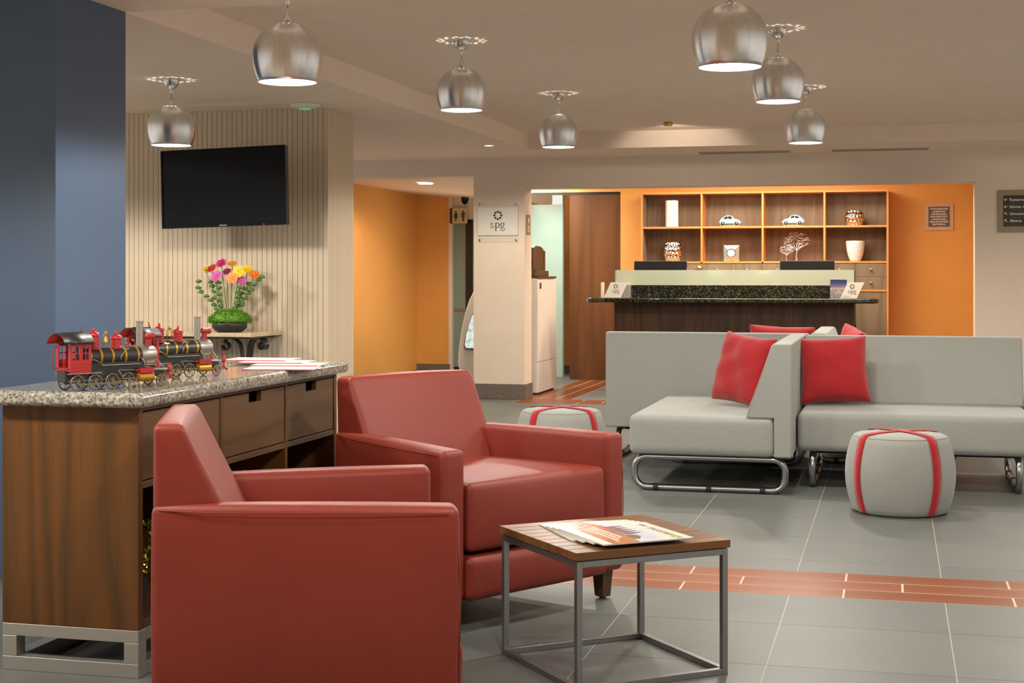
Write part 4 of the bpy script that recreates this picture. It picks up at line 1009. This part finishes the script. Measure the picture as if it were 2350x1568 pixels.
# desk bell
p = PY(1604, 620, YD + .6); t = thing('desk_bell', (p.x, YD + .6, ZLG), 0, 'small brass reception bell behind the glass screen', 'bell'); k_ = .088
mesh_obj('base', lathe(B(), [(.048, 0), (.05, .008), (.04, .012)], 24), 'black', t); mesh_obj('dome', lathe(B(), [(.047, k_ * .25), (.044, k_ * .42), (.03, k_ * .6), (.01, k_ * .68)], 24), 'gold', t, True)
mesh_obj('plunger', lathe(B(), [(.004, k_ * .1), (.004, k_ * .85), (.009, k_ * .88), (.008, k_), (.001, k_ * 1.02)], 14), 'gold', t, 40)
gpot = plain('pale green ceramic', srgb(206, 220, 176), .35)
for px, lab in ((1643, 'tapered pale green holder seen through the glass screen below the desk clock'), (1752, 'tapered pale green holder seen through the glass screen below the silver tree')):
    p = PY(px, 625, YD + .46); w_ = 17 * 16.5 / FPX; hh = p.z - .755
    t = thing('desk_holder', (p.x, YD + .462, .75), 0, lab, 'holder', 'pale holders behind the glass')
    bm = box(B(), -w_, w_, -.045, .045, 0, hh)
    for v in bm.verts:
        if v.co.z < .1: v.co.x *= .3
    mesh_obj('body', bm, gpot, t, False, .003); bx('rim', (-w_ * 1.02, w_ * 1.02, -.047, .047, hh - .004, hh + .01), 'white', t)
# sign stands on the counter
ZCT = zc1 + .0122
def stand(pa, pb, pt, pbm, skew, lab, Y):
    a, b = PY(pa, pbm, Y), PY(pb, pbm, Y); top = PY(pa, pt, Y).z; sk = skew * 16 / FPX
    w_ = b.x - a.x; h_ = top - ZCT
    t = thing('counter_sign', (a.x, Y, ZCT), 0, lab, 'sign', 'logo cards on the counter')
    mesh_obj('card', prism(B(), [(0, .002), (w_, .002), (w_ + sk, h_), (sk, h_)], 'y', 0, .003), 'acrylicw', t)
    mesh_obj('foot', prism(B(), [(0, 0), (w_, 0), (w_, .002), (0, .002)], 'y', -.002, .07), 'acrylic', t)
    logo(t, h_ * .155, (w_ / 2 + sk * .5, -.0004, h_ * .34)); return t, w_, h_
s1, w1, h1 = stand(1386, 1425, 648, 686, 16, 'slanted white logo card on the counter end by the wooden door', YD + .22)
mesh_obj('holder', prism(B(), [(w1 - .01, 0), (w1 + .105, 0), (w1 + .105, h1), (w1 + .06, h1)], 'y', .035, .038), 'acrylic', s1)
s2, w2, h2 = stand(1928, 1966, 648, 686, 17, 'slanted white logo card on the counter end by the orange wall', YD + .20)
text('caption', 'MORE LUXURY', .011, 'greyink', s2, (.02, -.0006, h2 * .12), ext=.0002)
text('caption', 'MORE INSPIRATION', .008, 'greyink', s2, (.02, -.0006, h2 * .05), ext=.0002)
a, b = PY(1379, 686, YD + .25), PY(1384, 686, YD + .25)
t = thing('acrylic_holder', (a.x, YD + .25, ZCT), 0, 'narrow clear acrylic leaflet holder standing on edge beside the counter logo card', 'holder')
bx('back_plate', (0, b.x - a.x, 0, .08, 0, PY(1380, 648, YD + .25).z - ZCT), 'acrylicw', t, .001); bx('lip', (b.x - a.x, b.x - a.x + .004, 0, .02, 0, .05), 'acrylicw', t)
Yp = YD + .27; a, b = PY(1905, 686, Yp), PY(1944, 686, Yp); zt = PY(1905, 642, Yp).z - ZCT; w_ = b.x - a.x
t = thing('leaflet_holder', (a.x, Yp, ZCT), 0, 'clear holder with dusk seaside pier postcard beside the counter logo card', 'postcard')
dusk = NT('dusk print'); tc = dusk.add('ShaderNodeTexCoord'); sp = dusk.add('ShaderNodeSeparateXYZ'); dusk.link(tc.outputs['Object'], sp.inputs[0])
mr = dusk.add('ShaderNodeMapRange'); dusk.link(sp.outputs[2], mr.inputs[0]); mr.inputs[2].default_value = zt
dusk.base(dusk.ramp(mr.outputs[0], [(.25, srgb(52, 54, 74)), (.44, srgb(70, 70, 96)), (.5, srgb(196, 160, 140)), (.62, srgb(122, 116, 144)), (.8, srgb(70, 78, 122)), (1, srgb(46, 52, 96))])); dusk.set(Roughness=.2)
bx('card', (0.002, w_ - .002, 0, .003, .045, zt), dusk.m, t); bx('holder', (0, w_, -.006, -.003, 0, zt * .55), 'acrylic', t)
for i in range(4): bx('printed_hut', (w_ * (.12 + .2 * i), w_ * (.12 + .2 * i) + .02, -.0008, 0, zt * .47, zt * .53), 'ink', t)
mesh_obj('printed_pier', prism(B(), [(w_ * .2, .05), (w_ * .8, .05), (w_ * .55, zt * .46), (w_ * .5, zt * .46)], 'y', -.0008, 0), 'greyink', t)
# ================================================================== shelf unit on the orange wall
YS0 = 17.5
xs = [PY(px, 520, YS0).x for px in (1473, 1610, 1750, 1892, 2037)]
ztop, zm, zl = PY(1750, 441, YS0).z, PY(1750, 521, YS0).z, PY(1750, 602, YS0).z
su = thing('shelf_unit', ((xs[0] + xs[-1]) / 2, YN, 0), 0, 'wide oak shelf unit with eight open niches on the orange wall', 'shelving'); sxm = (xs[0] + xs[-1]) / 2
dp = YS0 - YN; e_ = .011
bx('back_panel', (xs[0] - sxm, xs[-1] - sxm, -.012, 0, zl, ztop), 'shelfb', su)
for i, x in enumerate(xs):
    if i in (0, 4):
        bx('upright', (x - sxm - e_, x - sxm + e_, dp, 0, 0, ztop + .012), 'shelfwz', su, .001)
        s_ = 1 if i == 0 else -1; q0, q1 = sorted((x - sxm + s_ * e_, x - sxm + s_ * (e_ + .003))); bx('lining', (q0, q1, dp + .006, -.012, zl + e_, ztop - e_), 'shelfb', su)
    else:
        bx('upright', (x - sxm - e_, x - sxm + e_, dp, -.012, zl, ztop), 'shelfwz', su, .001)
for z in (ztop, zm, zl):
    if z == zm or z == zl:
        for i in range(4): bx('shelf_board', (xs[i] - sxm + e_, xs[i + 1] - sxm - e_, dp + .001, -.012, z - e_, z + e_), 'shelfw', su, .001)
    else: bx('shelf_board', (xs[0] - sxm + e_, xs[-1] - sxm - e_, dp + .0005, -.012, z - e_, z + e_), 'shelfw', su, .001)
bx('cabinet_carcass', (xs[0] - sxm + e_, xs[-1] - sxm - e_, dp + .03, -.001, 0, zl - e_), 'dwood', su)
zd1, zd2 = PY(2000, 635, YS0).z, PY(2000, 667, YS0).z
ncol = 8; cwid = (xs[-1] - xs[0] - 2 * e_) / ncol
for i in range(ncol):
    a0 = xs[0] + e_ + cwid * i - sxm; a1 = a0 + cwid
    for (z0, z1) in ((zd1, zl - e_), (zd2 + .012, zd1)):
        o = bx('drawer', (a0 + .0015, a1 - .0015, dp + .008, dp + .03, z0 + .0015, z1 - .0015), 'shelfb', su)
        mesh_obj('knob', lathe(B(), [(.006, 0), (.006, .016), (.014, .02), (.014, .028), (.004, .031)], 14, mtx=Matrix.Translation(((a0 + a1) / 2, dp + .008, (z0 + z1) / 2)) @ Matrix.Rotation(PI / 2, 4, 'X')), 'chrome', o, 40)
    o = bx('cupboard_door', (a0 + .0015, a1 - .0015, dp + .008, dp + .03, .08, zd2 - .012), 'shelfb', su)
bx('dividing_rail', (xs[0] + e_ - sxm, xs[-1] - e_ - sxm, dp, dp + .03, zd2 - .011, zd2 + .011), 'shelfw', su, .001)
# ------------------------------------------------------------------ ornaments on the shelves
ZM, ZL = zm + e_ + .0002, zl + e_ + .0002
YO = YS0 + .16
def rip(amp, kz, ka, ph=0): return lambda a, i, r, z: (r + amp * math.sin(kz * z + .9 * math.sin(ka * a + ph) + .5 * math.sin(2 * ka * a)), z)
def sz(px0, px1): return (px1 - px0) * 17.4 / FPX
wv = plain('white glazed ceramic', srgb(238, 234, 226), .22)
t = thing('cylinder_vase', (PY(1542, 520, YO).x, YO, ZM), 0, 'tall white rippled cylinder vase on the upper shelf', 'vase'); r_ = sz(1527, 1557) / 2; h_ = 62 * 17.4 / FPX
mesh_obj('body', lathe(B(), [(r_, h_ * i / 60) for i in range(61)], 40, mod=rip(.0028, 300, 3)), wv, t, True); mesh_obj('rim', lathe(B(), [(r_ * .98, h_), (r_ * .9, h_ + .001), (r_ * .88, h_ - .08)], 40, False), wv, t, True)
t = thing('tapered_vase', (PY(1963, 600, YO).x, YO, ZL), 0, 'white rippled tapered vase on the lower shelf beside the tree ornament', 'vase'); r_ = sz(1942, 1984) / 2; h_ = 46 * 17.4 / FPX
mesh_obj('body', lathe(B(), [(r_ * .5, 0)] + [(r_ * (.52 + .48 * math.sin(PI / 2 * (i / 44) ** .75)), h_ * i / 44) for i in range(45)], 40, mod=rip(.0028, 320, 3)), wv, t, True); mesh_obj('rim', lathe(B(), [(r_, h_), (r_ * .92, h_ + .001), (r_ * .85, h_ - .08)], 40, False), wv, t, True)
hm = plain('hammered silver', srgb(228, 222, 214), .14, 1.0)
def hammered(px, w_px, h_px, z, lab, rows_):
    t = thing('hammered_vase', (PY(px, 520, YO).x, YO, z), 0, lab, 'vase', 'hammered silver vases'); R = sz(0, w_px) / 2; h_ = h_px * 17.4 / FPX; n_ = 16
    def prof(u): return R * (.55 + .45 * math.sin(PI * (.12 + .76 * u)) ** .9)
    def mod(a, i, r, zz):
        u = zz / h_; row = int(u * rows_ * .999); fu = (u * rows_) % 1; ph = (a / (2 * PI) * n_ + .5 * (row % 2)) % 1
        d_ = (math.sin(PI * fu) * math.sin(PI * ph)) ; return (r - .012 * d_, zz)
    mesh_obj('body', lathe(B(), [(prof(i / 48), h_ * i / 48) for i in range(49)], 128, mod=mod), hm, t, True)
    mesh_obj('rim', lathe(B(), [(prof(1), h_), (prof(1) * .9, h_ + .001), (prof(1) * .85, h_ - .05)], 32, False), hm, t, True)
hammered(1544, 43, 45, ZL, 'dimpled silver vase on the lower shelf beneath the cylinder vase', 5)
hammered(1961, 43, 34, ZM, 'round dimpled silver vase on the upper shelf above the tapered vase', 4)
# model cars
cb_ = plain('pale blue car paint', srgb(150, 190, 218), .25); ply = plain('pale wooden plinth', srgb(196, 150, 96), .5); glass_d = plain('dark car window', (.01, .012, .014), .1)
def model_car():
    t = thing('model_car', (0, 0, 0)); L = sz(0, 54) * .98; W_ = L * .40; s = L
    bm = B(); sec = []
    # stations along length: x, half width, z bottom, z top of body, roof z
    prof = [(-.50, .10, .12), (-.485, .12, .19), (-.44, .10, .27), (-.36, .09, .335), (-.27, .09, .40), (-.17, .09, .445), (-.06, .09, .455), (.05, .09, .435), (.12, .09, .385), (.17, .09, .315), (.25, .09, .29), (.34, .09, .265), (.42, .10, .225), (.475, .11, .17), (.495, .12, .14)]
    rows_ = []
    for (x, zb, zt_) in prof:
        e_ = max(.25, 1 - (abs(x) / .5) ** 4); row = []; belt = min(zt_, .25)
        for k in range(17):
            a_ = PI * k / 16; cy = math.cos(a_); sy = math.sin(a_)
            wd = W_ / 2 * e_ * (1 if zt_ < .3 else 1)
            yy = wd * math.copysign(abs(cy) ** .55, cy); zz = zb + (zt_ - zb) * sy ** .6
            if zz > .25: yy *= 1 - .28 * min(1, (zz - .25) / .2)
            row.append(bm.verts.new((x * s, yy, zz * s)))
        rows_.append(row)
    for i in range(len(rows_) - 1):
        for k in range(16): bm.faces.new((rows_[i][k], rows_[i + 1][k], rows_[i + 1][k + 1], rows_[i][k + 1]))
        bm.faces.new((rows_[i][0], rows_[i][16], rows_[i + 1][16], rows_[i + 1][0]))
    bm.faces.new(rows_[0]); bm.faces.new(rows_[-1][::-1])
    mesh_obj('body', bm, cb_, t, 50)
    for sd in (-1, 1):
        for x in (-.30, .29):
            bmf = B(); lathe(bmf, [(.13 * s, -.012 * s), (.135 * s, .03 * s), (.10 * s, .055 * s)], 18, mtx=Matrix.Translation((x * s, sd * (W_ / 2 - .04 * s), .115 * s)) @ Matrix.Rotation(-sd * PI / 2, 4, 'X')); mesh_obj('fender', bmf, cb_, t, True)
            wh = mesh_obj('wheel', lathe(B(), [(.06 * s, -.02 * s), (.086 * s, -.015 * s), (.086 * s, .02 * s), (.06 * s, .026 * s)], 18, mtx=Matrix.Translation((x * s, sd * (W_ / 2 + .005 * s), .086 * s)) @ Matrix.Rotation(-sd * PI / 2, 4, 'X')), 'black', t, 40)
            mesh_obj('hubcap', lathe(B(), [(.05 * s, .026 * s), (.035 * s, .034 * s), (.001, .036 * s)], 14, mtx=Matrix.Translation((x * s, sd * (W_ / 2 + .005 * s), .086 * s)) @ Matrix.Rotation(-sd * PI / 2, 4, 'X')), 'chrome', wh, True)
        yy = sd * (W_ / 2 * .90); 
        for pl2 in ([(-.27, .29), (-.10, .29), (-.10, .40), (-.17, .39), (-.24, .345)], [(-.07, .29), (.10, .29), (.07, .365), (.02, .40), (-.07, .40)]):
            bmw = B(); prism(bmw, [(x * s, z * s) for x, z in pl2], 'y', yy - .035 * s, yy + .006 * s); w2_ = mesh_obj('side_window', bmw, glass_d, t)
            for v in w2_.data.vertices:
                v.co.y -= sd * max(0, (v.co.z / s - .25)) * .55 * W_ * .9
        bx('running_board', (-.18 * s, .17 * s, *sorted((sd * W_ / 2 * .9, sd * W_ / 2 * 1.12)), .085 * s, .10 * s), cb_, t)
        mesh_obj('headlamp', lathe(B(), [(.001, 0), (.035 * s, .01 * s), (.035 * s, .02 * s), (.001, .03 * s)], 12, mtx=Matrix.Translation((.42 * s, sd * W_ * .36, .21 * s)) @ Matrix.Rotation(PI / 2, 4, 'Y')), 'chrome', t, True)
    for x in (-.51, .51): mesh_obj('bumper', tube(B(), [(x * s * .97, -W_ * .42, .12 * s), (x * s, -W_ * .2, .12 * s), (x * s, W_ * .2, .12 * s), (x * s * .97, W_ * .42, .12 * s)], .014 * s, 8), 'chrome', t, True)
    bmp = B(); lathe(bmp, [(.48 * s, -.05 * s), (.48 * s, -.005 * s), (.46 * s, 0)], 36); 
    for v in bmp.verts: v.co.y *= .58
    pp = mesh_obj('plinth', bmp, ply, t, 40)
    return t, .05 * s
car, lift = model_car(); car.location = (PY(1676, 520, YO).x, YO, ZM + lift); tag(car, 'pale blue vintage model car on the upper shelf above the desk clock', 'model car', 'model cars')
car2 = copy_tree(car); car2.location = (PY(1820, 520, YO).x, YO, ZM + lift); car2.rotation_euler = (0, 0, PI); tag(car2, 'pale blue vintage model car on the upper shelf above the tree ornament', 'model car', 'model cars')
# clock
t = thing('desk_clock', (PY(1679, 600, YO).x, YO - .02, ZL), 0, 'square mirrored desk clock with a round pale dial', 'clock'); a = sz(1660, 1699) / 2
mir = plain('mirror bevel', srgb(210, 206, 200), .06, 1.0)
for k in range(4):
    o = [(-a, -a), (a, -a), (a, a), (-a, a)]; i_ = [(x * .42, z * .42) for x, z in o]
    bm = B(); f4 = [(o[k][0], 0, o[k][1] + a), (o[(k + 1) % 4][0], 0, o[(k + 1) % 4][1] + a), (i_[(k + 1) % 4][0], -.028, i_[(k + 1) % 4][1] + a), (i_[k][0], -.028, i_[k][1] + a)]
    f4b = [(p_[0], .03, p_[2]) for p_ in f4]
    A = [bm.verts.new(p_) for p_ in f4]; Bq = [bm.verts.new(p_) for p_ in f4b]; bm.faces.new(A); bm.faces.new(Bq[::-1])
    for j in range(4): bm.faces.new((A[j], A[(j + 1) % 4], Bq[(j + 1) % 4], Bq[j]))
    mesh_obj('mirror_facet', bm, mir, t)
for e in ((-a, -a + .008, 0, 2 * a), (a - .008, a, 0, 2 * a), (-a + .008, a - .008, 0, .008), (-a + .008, a - .008, 2 * a - .008, 2 * a)): bx('frame_edge', (e[0], e[1], -.006, .0, e[2], e[3]), 'gold', t)
RX = Matrix.Translation((0, -.028, a)) @ Matrix.Rotation(PI / 2, 4, 'X')
mesh_obj('dial', lathe(B(), [(a * .46, 0), (a * .46, .006)], 28, mtx=RX), wv, t, 40); mesh_obj('bezel', lathe(B(), [(a * .45, .004), (a * .54, .004), (a * .54, .012), (a * .45, .012)], 28, False, mtx=RX), 'chrome', t, 40)
bx('clock_hand', (-.0015, .0015, -.036, -.0355, a - .03, a + .004), 'ink', t); bx('clock_hand', (-.0015, .0015, -.036, -.0355, a, a + .036), 'ink', t)
# tree ornaments of cut silver metal
sil = plain('satin silver', srgb(214, 214, 216), .28, .9)
def metal_tree(px, hpx, wpx, lab, seed, dy=0):
    t = thing('tree_ornament', (PY(px, 600, YO + dy).x, YO + dy, ZL), 0, lab, 'ornament', 'silver tree ornaments'); k_ = 17.4 / FPX; h_ = hpx * k_; w_ = wpx * k_; r4 = random.Random(seed)
    mesh_obj('base', lathe(B(), [(h_ * .12, 0), (h_ * .1, .006), (h_ * .05, .012)], 16), sil, t, 40)
    mesh_obj('trunk', tube(B(), [(0, 0, .008), (-h_ * .01, 0, h_ * .2), (h_ * .02, 0, h_ * .38), (0, 0, h_ * .52)], [h_ * .045, h_ * .03, h_ * .025, h_ * .015], 8), sil, t, True)
    for k in range(7):
        x_ = (-.42 + .14 * k) * w_; mesh_obj('branch', tube(B(), [(h_ * .01, 0, h_ * .36), (x_ * .4, 0, h_ * .5), (x_, 0, h_ * (.66 - .06 * abs(k - 3) / 3))], [h_ * .016, h_ * .012, h_ * .006], 6), sil, t, True)
    bm = B()
    for i in range(95):
        u = r4.uniform(-1, 1); v = r4.uniform(0, 1); lim = math.sqrt(1 - u * u) * .42 + .05
        if v > lim * 2.2: continue
        x_ = u * w_ * .5; z_ = h_ * .57 + v * h_ * .44; l_ = r4.uniform(.08, .17) * w_; yy = r4.uniform(-.012, .012)
        tube(bm, [(x_ - l_ / 2, yy, z_), (x_, yy, z_ + r4.uniform(.3, 1) * .012), (x_ + l_ / 2, yy, z_ + r4.uniform(-.5, .5) * .01)], .0032, 5)
    tag(mesh_obj('canopy_mesh', bm, sil, t, True), kind='stuff')
metal_tree(1828, 64, 60, 'tall flat-topped silver tree ornament on the lower shelf', 3)
metal_tree(1805, 35, 32, 'small silver tree ornament beside the tall one on the lower shelf', 8, -.09)
# ================================================================== signs
def sign_plate(name, a, b, Y, th=.006): return None
# acrylic logo plate on the pier
P0, P1 = PY(1098, 555, YB), PY(1190, 463, YB); w_, h_ = P1.x - P0.x, P1.z - P0.z
t = thing('logo_plate', (P0.x, YB, P0.z), 0, 'clear acrylic plate with dark flower logo on the beige pier', 'sign')
bx('clear_plate', (0, w_, -.022, -.018, 0, h_), 'acrylic', t)
bx('frosted_panel', (0, w_, -.024, -.0222, PY(1140, 540, YB).z - P0.z, PY(1140, 476, YB).z - P0.z), 'acrylicw', t)
logo(t, .050, (w_ / 2, -.0244, PY(1140, 523, YB).z - P0.z))
for x in (.02, w_ - .02):
    for z in (.02, h_ - .02): mesh_obj('standoff', lathe(B(), [(.008, 0), (.008, .026), (.01, .026), (.01, .03), (.003, .032)], 12, mtx=Matrix.Translation((x, 0, z)) @ Matrix.Rotation(PI / 2, 4, 'X')), 'chrome', t, 40)
# small notice on the reveal of the pier
X5 = xp1; q0, q1 = PX(1204.5, 492, X5), PX(1216, 540, X5)
t = thing('pier_notice', (X5, YB + .06, q1.z), 0, 'small grey notice plate on the lit side face of the pier', 'sign'); hh = q0.z - q1.z
bx('backing', (0, .004, 0, .18, 0, hh), 'greyink', t); bx('plate', (.004, .006, .02, .16, .02, hh - .02), plain('taupe plate', srgb(140, 118, 100), .4), t)
bm = B(); lathe(bm, [(.03, .006), (.03, .0066)], 16, mtx=Matrix.Translation((0, .09, hh * .72)) @ Matrix.Rotation(PI / 2, 4, 'Y')); mesh_obj('round_symbol', bm, 'white', t)
for k in range(4): bx('text_line', (.006, .0066, .04, .14, hh * (.42 - .09 * k), hh * (.42 - .09 * k) + .01), 'white', t)
# licence plaque on the orange wall
P0, P1 = PY(2122, 529, YN), PY(2188, 466, YN); w_, h_ = P1.x - P0.x, P1.z - P0.z
t = thing('wall_plaque', (P0.x, YN, P0.z), 0, 'square plaque with dark lettered panel on the orange wall', 'sign')
bx('backing_plate', (0, w_, -.012, -.001, 0, h_), plain('tan plate', srgb(206, 168, 140), .3), t, .001); bx('dark_panel', (w_ * .13, w_ * .87, -.014, -.012, h_ * .13, h_ * .87), plain('brown grey panel', srgb(98, 84, 76), .4), t)
for i, s in enumerate(('Four Points by Sheraton Saltillo', 'es propiedad de Forma', 'Independiente de Servicios', 'Turisticos de Saltillo S.A De C.V.', 'y operado bajo una licencia', 'emitida por Starwood® Hoteles &', 'Resorts Worldwide, Inc.')):
    text('inscription', s, .030, 'white', t, (w_ / 2, -.0142, h_ * (.76 - .094 * i)), align='CENTER', ext=.0004, sx=.50, bold=.0009)
# directory sign on the beige wall
P0 = PY(2290, 533, YB); P1 = PY(2290, 437, YB); h_ = P1.z - P0.z; w_ = .62
t = thing('directory_sign', (P0.x, YB, P0.z), 0, 'dark directory sign with arrows on the beige wall beside the niche', 'sign')
bx('frame_plate', (0, w_, -.02, -.001, 0, h_), plain('olive grey plate', srgb(150, 138, 116), .35), t, .001)
z0, z1, x0 = PY(2302, 520, YB).z - P0.z, PY(2302, 449, YB).z - P0.z, PY(2302, 480, YB).x - P0.x
bx('dark_panel', (x0, w_ - .05, -.022, -.02, z0, z1), plain('dark brown panel', srgb(52, 46, 42), .4), t)
dim = plain('dim lettering', srgb(92, 84, 76), .5); M['dim'] = dim
for i, (ar, s1_, s2_) in enumerate((('W', 'Restaurante', 'Restaurant'), ('W', 'Salones de Eventos', 'Meeting Rooms'), ('N', 'Gimnasio', 'Fitness Center'), ('N', 'Alberca', 'Pool'))):
    zz = PY(2316, 461.5 + 16.1 * i, YB).z - P0.z; xx = PY(2316, 480, YB).x - P0.x
    text('lettering', s1_, .036, 'white', t, (xx, -.0222, zz), ext=.0004, bold=.0006); text('lettering', s2_, .034, 'dim', t, (xx + .016, -.0222, zz - .034), ext=.0003)
    bm = B(); pen(bm, [(.034, .0), (0, 0)], .005, .005); pen(bm, [(.014, .012), (0, 0)], .006, .006); pen(bm, [(.014, -.012), (0, 0)], .006, .006)
    o = mesh_obj('arrow', bm, 'white', t); o.location = (xx - .047, -.0224, zz + .012)
    if ar == 'N': o.rotation_euler = (0, math.radians(45), 0); o.location = (xx - .042, -.0224, zz + .024)
# restroom sign: projecting plate on the passage jamb
Yr = YP - .06; P0, P1 = PY(1038, 513, Yr), PY(1072, 478, Yr); w_, h_ = P1.x - P0.x, P1.z - P0.z
t = thing('restroom_sign', (P0.x, Yr, P0.z), 0, 'sign with black woman and man figures hanging over the passage', 'sign')
bx('plate', (0, w_, 0, .02, 0, h_), plain('cream plate', srgb(206, 186, 146), .5), t, .001)
bx('side_bracket', (-.035, 0, -.005, .06, 0, h_), plain('maroon bracket', srgb(84, 40, 34), .5), t)
bx('divider', (w_ * .47, w_ * .49, -.001, 0, 0, h_), 'greyink', t)
for j, cx_ in enumerate((.24, .73)):
    s_ = h_; bm = B(); lathe(bm, [(s_ * .07, 0), (s_ * .07, .001)], 12, mtx=Matrix.Translation((w_ * cx_, 0, s_ * .78)) @ Matrix.Rotation(PI / 2, 4, 'X'))
    mesh_obj('figure_head', bm, 'ink', t)
    if j == 0: pl2 = [(-.06, .12), (-.06, .35), (-.15, .35), (-.08, .62), (-.17, .42), (-.2, .44), (-.1, .69), (.1, .69), (.2, .44), (.17, .42), (.08, .62), (.15, .35), (.06, .35), (.06, .12)]
    else: pl2 = [(-.09, .12), (-.09, .62), (-.14, .62), (-.14, .38), (-.19, .38), (-.19, .66), (-.14, .7), (.14, .7), (.19, .66), (.19, .38), (.14, .38), (.14, .62), (.09, .62), (.09, .12), (.01, .12), (.01, .4), (-.01, .4), (-.01, .12)]
    mesh_obj('figure_body', prism(B(), [(w_ * cx_ + x * s_ * .8, z * s_) for x, z in pl2], 'y', -.001, 0), 'ink', t)
# dome camera
Yc = YP - .5; p = PY(1067, 458, Yc); t = thing('dome_camera', (p.x, Yc, p.z), 0, 'small black dome security camera on the passage ceiling', 'camera')
mesh_obj('mount', lathe(B(), [(.05, .10), (.05, 0)], 20), 'black', t, 40); mesh_obj('dome', lathe(B(), [(.048, 0), (.046, -.02), (.036, -.045), (.018, -.06), (.001, -.066)], 20), 'screen', t, True)
# ================================================================== appliances glimpsed at the pier
# white cabinet with a dark machine
kx1 = -3.69; kx0, ky0, ky1, kz = -4.25, 15.58, 16.50, 1.245
t = thing('white_cabinet', (kx0, ky0, 0), 0, 'tall white cabinet standing behind the pier with machine on top', 'cabinet')
w_, d_ = kx1 - kx0, ky1 - ky0
bx('carcass', (0, w_ - .02, 0, d_, .02, kz), 'white', t, .003); bx('top_board', (-.005, w_ + .002, .03, d_ - .02, kz, kz + .022), 'legw', t)
bx('side_door', (w_ - .02, w_, .012, d_ - .006, .35, kz - .01), 'white', t, .003); bx('plinth_panel', (w_ - .02, w_, .012, d_ - .006, .02, .345), 'white', t, .003)
bx('foot', (w_ - .1, w_ - .03, .02, .08, 0, .02), 'black', t); bx('foot', (w_ - .1, w_ - .03, d_ - .1, d_ - .04, 0, .02), 'black', t); bx('foot', (.02, .1, .02, .08, 0, .02), 'black', t); bx('foot', (.02, .1, d_ - .1, d_ - .04, 0, .02), 'black', t)
lk = PX(1240, 656, kx1); bx('lock_plate', (w_, w_ + .006, lk.y - ky0 - .035, lk.y - ky0 + .035, lk.z - .032, lk.z + .032), 'black', t, .004); bx('lock_button', (w_ + .006, w_ + .009, lk.y - ky0 - .015, lk.y - ky0 + .015, lk.z - .018, lk.z + .018), 'chrome', t, .002)
p0, p1 = PX(1222, 600, kx1 - .06), PX(1268, 600, kx1 - .06)
ma = thing('counter_machine', (kx1 - .42, ky0 + .08, kz + .0225), 0, 'dark brown counter-top machine with curved lid on the white cabinet', 'machine'); dd = .66; hh = .335
brn = plain('dark brown casing', srgb(66, 54, 46), .3)
bx('base', (0, .37, 0, dd, 0, .062), brn, ma, .006)
mesh_obj('body', prism(B(), [(.02, .064), (.02, .22), (.07, .30), (.13, hh), (.40, hh - .006), (.52, hh - .035), (.53, .064)], 'x', .02, .345), brn, ma, False, .008, 3)
bx('rear_panel', (.03, .35, .535, .58, .064, hh - .05), plain('brown lit side', srgb(112, 74, 48), .35), ma, .004)  # brown light on the machine's side put into the panel colour
bx('front_display', (.04, .33, .0, .018, .10, .2), 'screen', ma)
# white rounded kiosk with a lit window in the passage
Ye = 16.6
t = thing('rounded_kiosk', (PY(1087, 800, Ye).x, Ye, 0), 0, 'white rounded kiosk with lit window half hidden behind the pier', 'kiosk'); k_ = 16.9 / FPX
def kz_(py): return H - (py - HY) * 17.15 / FPX
prf = [(0, kz_(668)), (-12, kz_(690)), (-22, kz_(720)), (-31, kz_(760)), (-37, kz_(800)), (-40, kz_(835)), (-36, kz_(850)), (-30, kz_(868)), (-28, 0)]
pts = [(x * k_, z) for x, z in prf] + [(.34, 0), (.34, .5), (.30, 1.05), (.22, kz_(655)), (.1, kz_(652))]
mesh_obj('shell', prism(B(), pts, 'y', 0, .55), 'whiteplastic', t, False, .02, 4)
wpts = [(x * k_, kz_(y)) for x, y in ((-24, 798), (-20, 770), (-12, 745), (-3, 722), (6, 712), (16, 708), (30, 712), (30, 806), (-20, 805))]
mesh_obj('window_frame', prism(B(), [(x * 1.0, z) for x, z in wpts], 'y', -.012, .0), 'alu', t, False, .004)
cx0 = sum(x for x, z in wpts) / len(wpts); cz0 = sum(z for x, z in wpts) / len(wpts)
pic = NT('lit kiosk picture'); n_ = pic.noise(pic.coord((1, 1, 1)), 9, 3); cl = pic.ramp(n_, [(.3, srgb(120, 160, 190)), (.5, srgb(226, 232, 236)), (.62, srgb(150, 190, 130)), (.75, srgb(210, 140, 110))]); pic.link(cl, pic.b.inputs['Emission Color']); pic.b.inputs['Emission Strength'].default_value = .8; pic.base((.1, .1, .1))
mesh_obj('lit_window', prism(B(), [(cx0 + (x - cx0) * .86, cz0 + (z - cz0) * .9) for x, z in wpts], 'y', -.016, -.0125), pic.m, t)
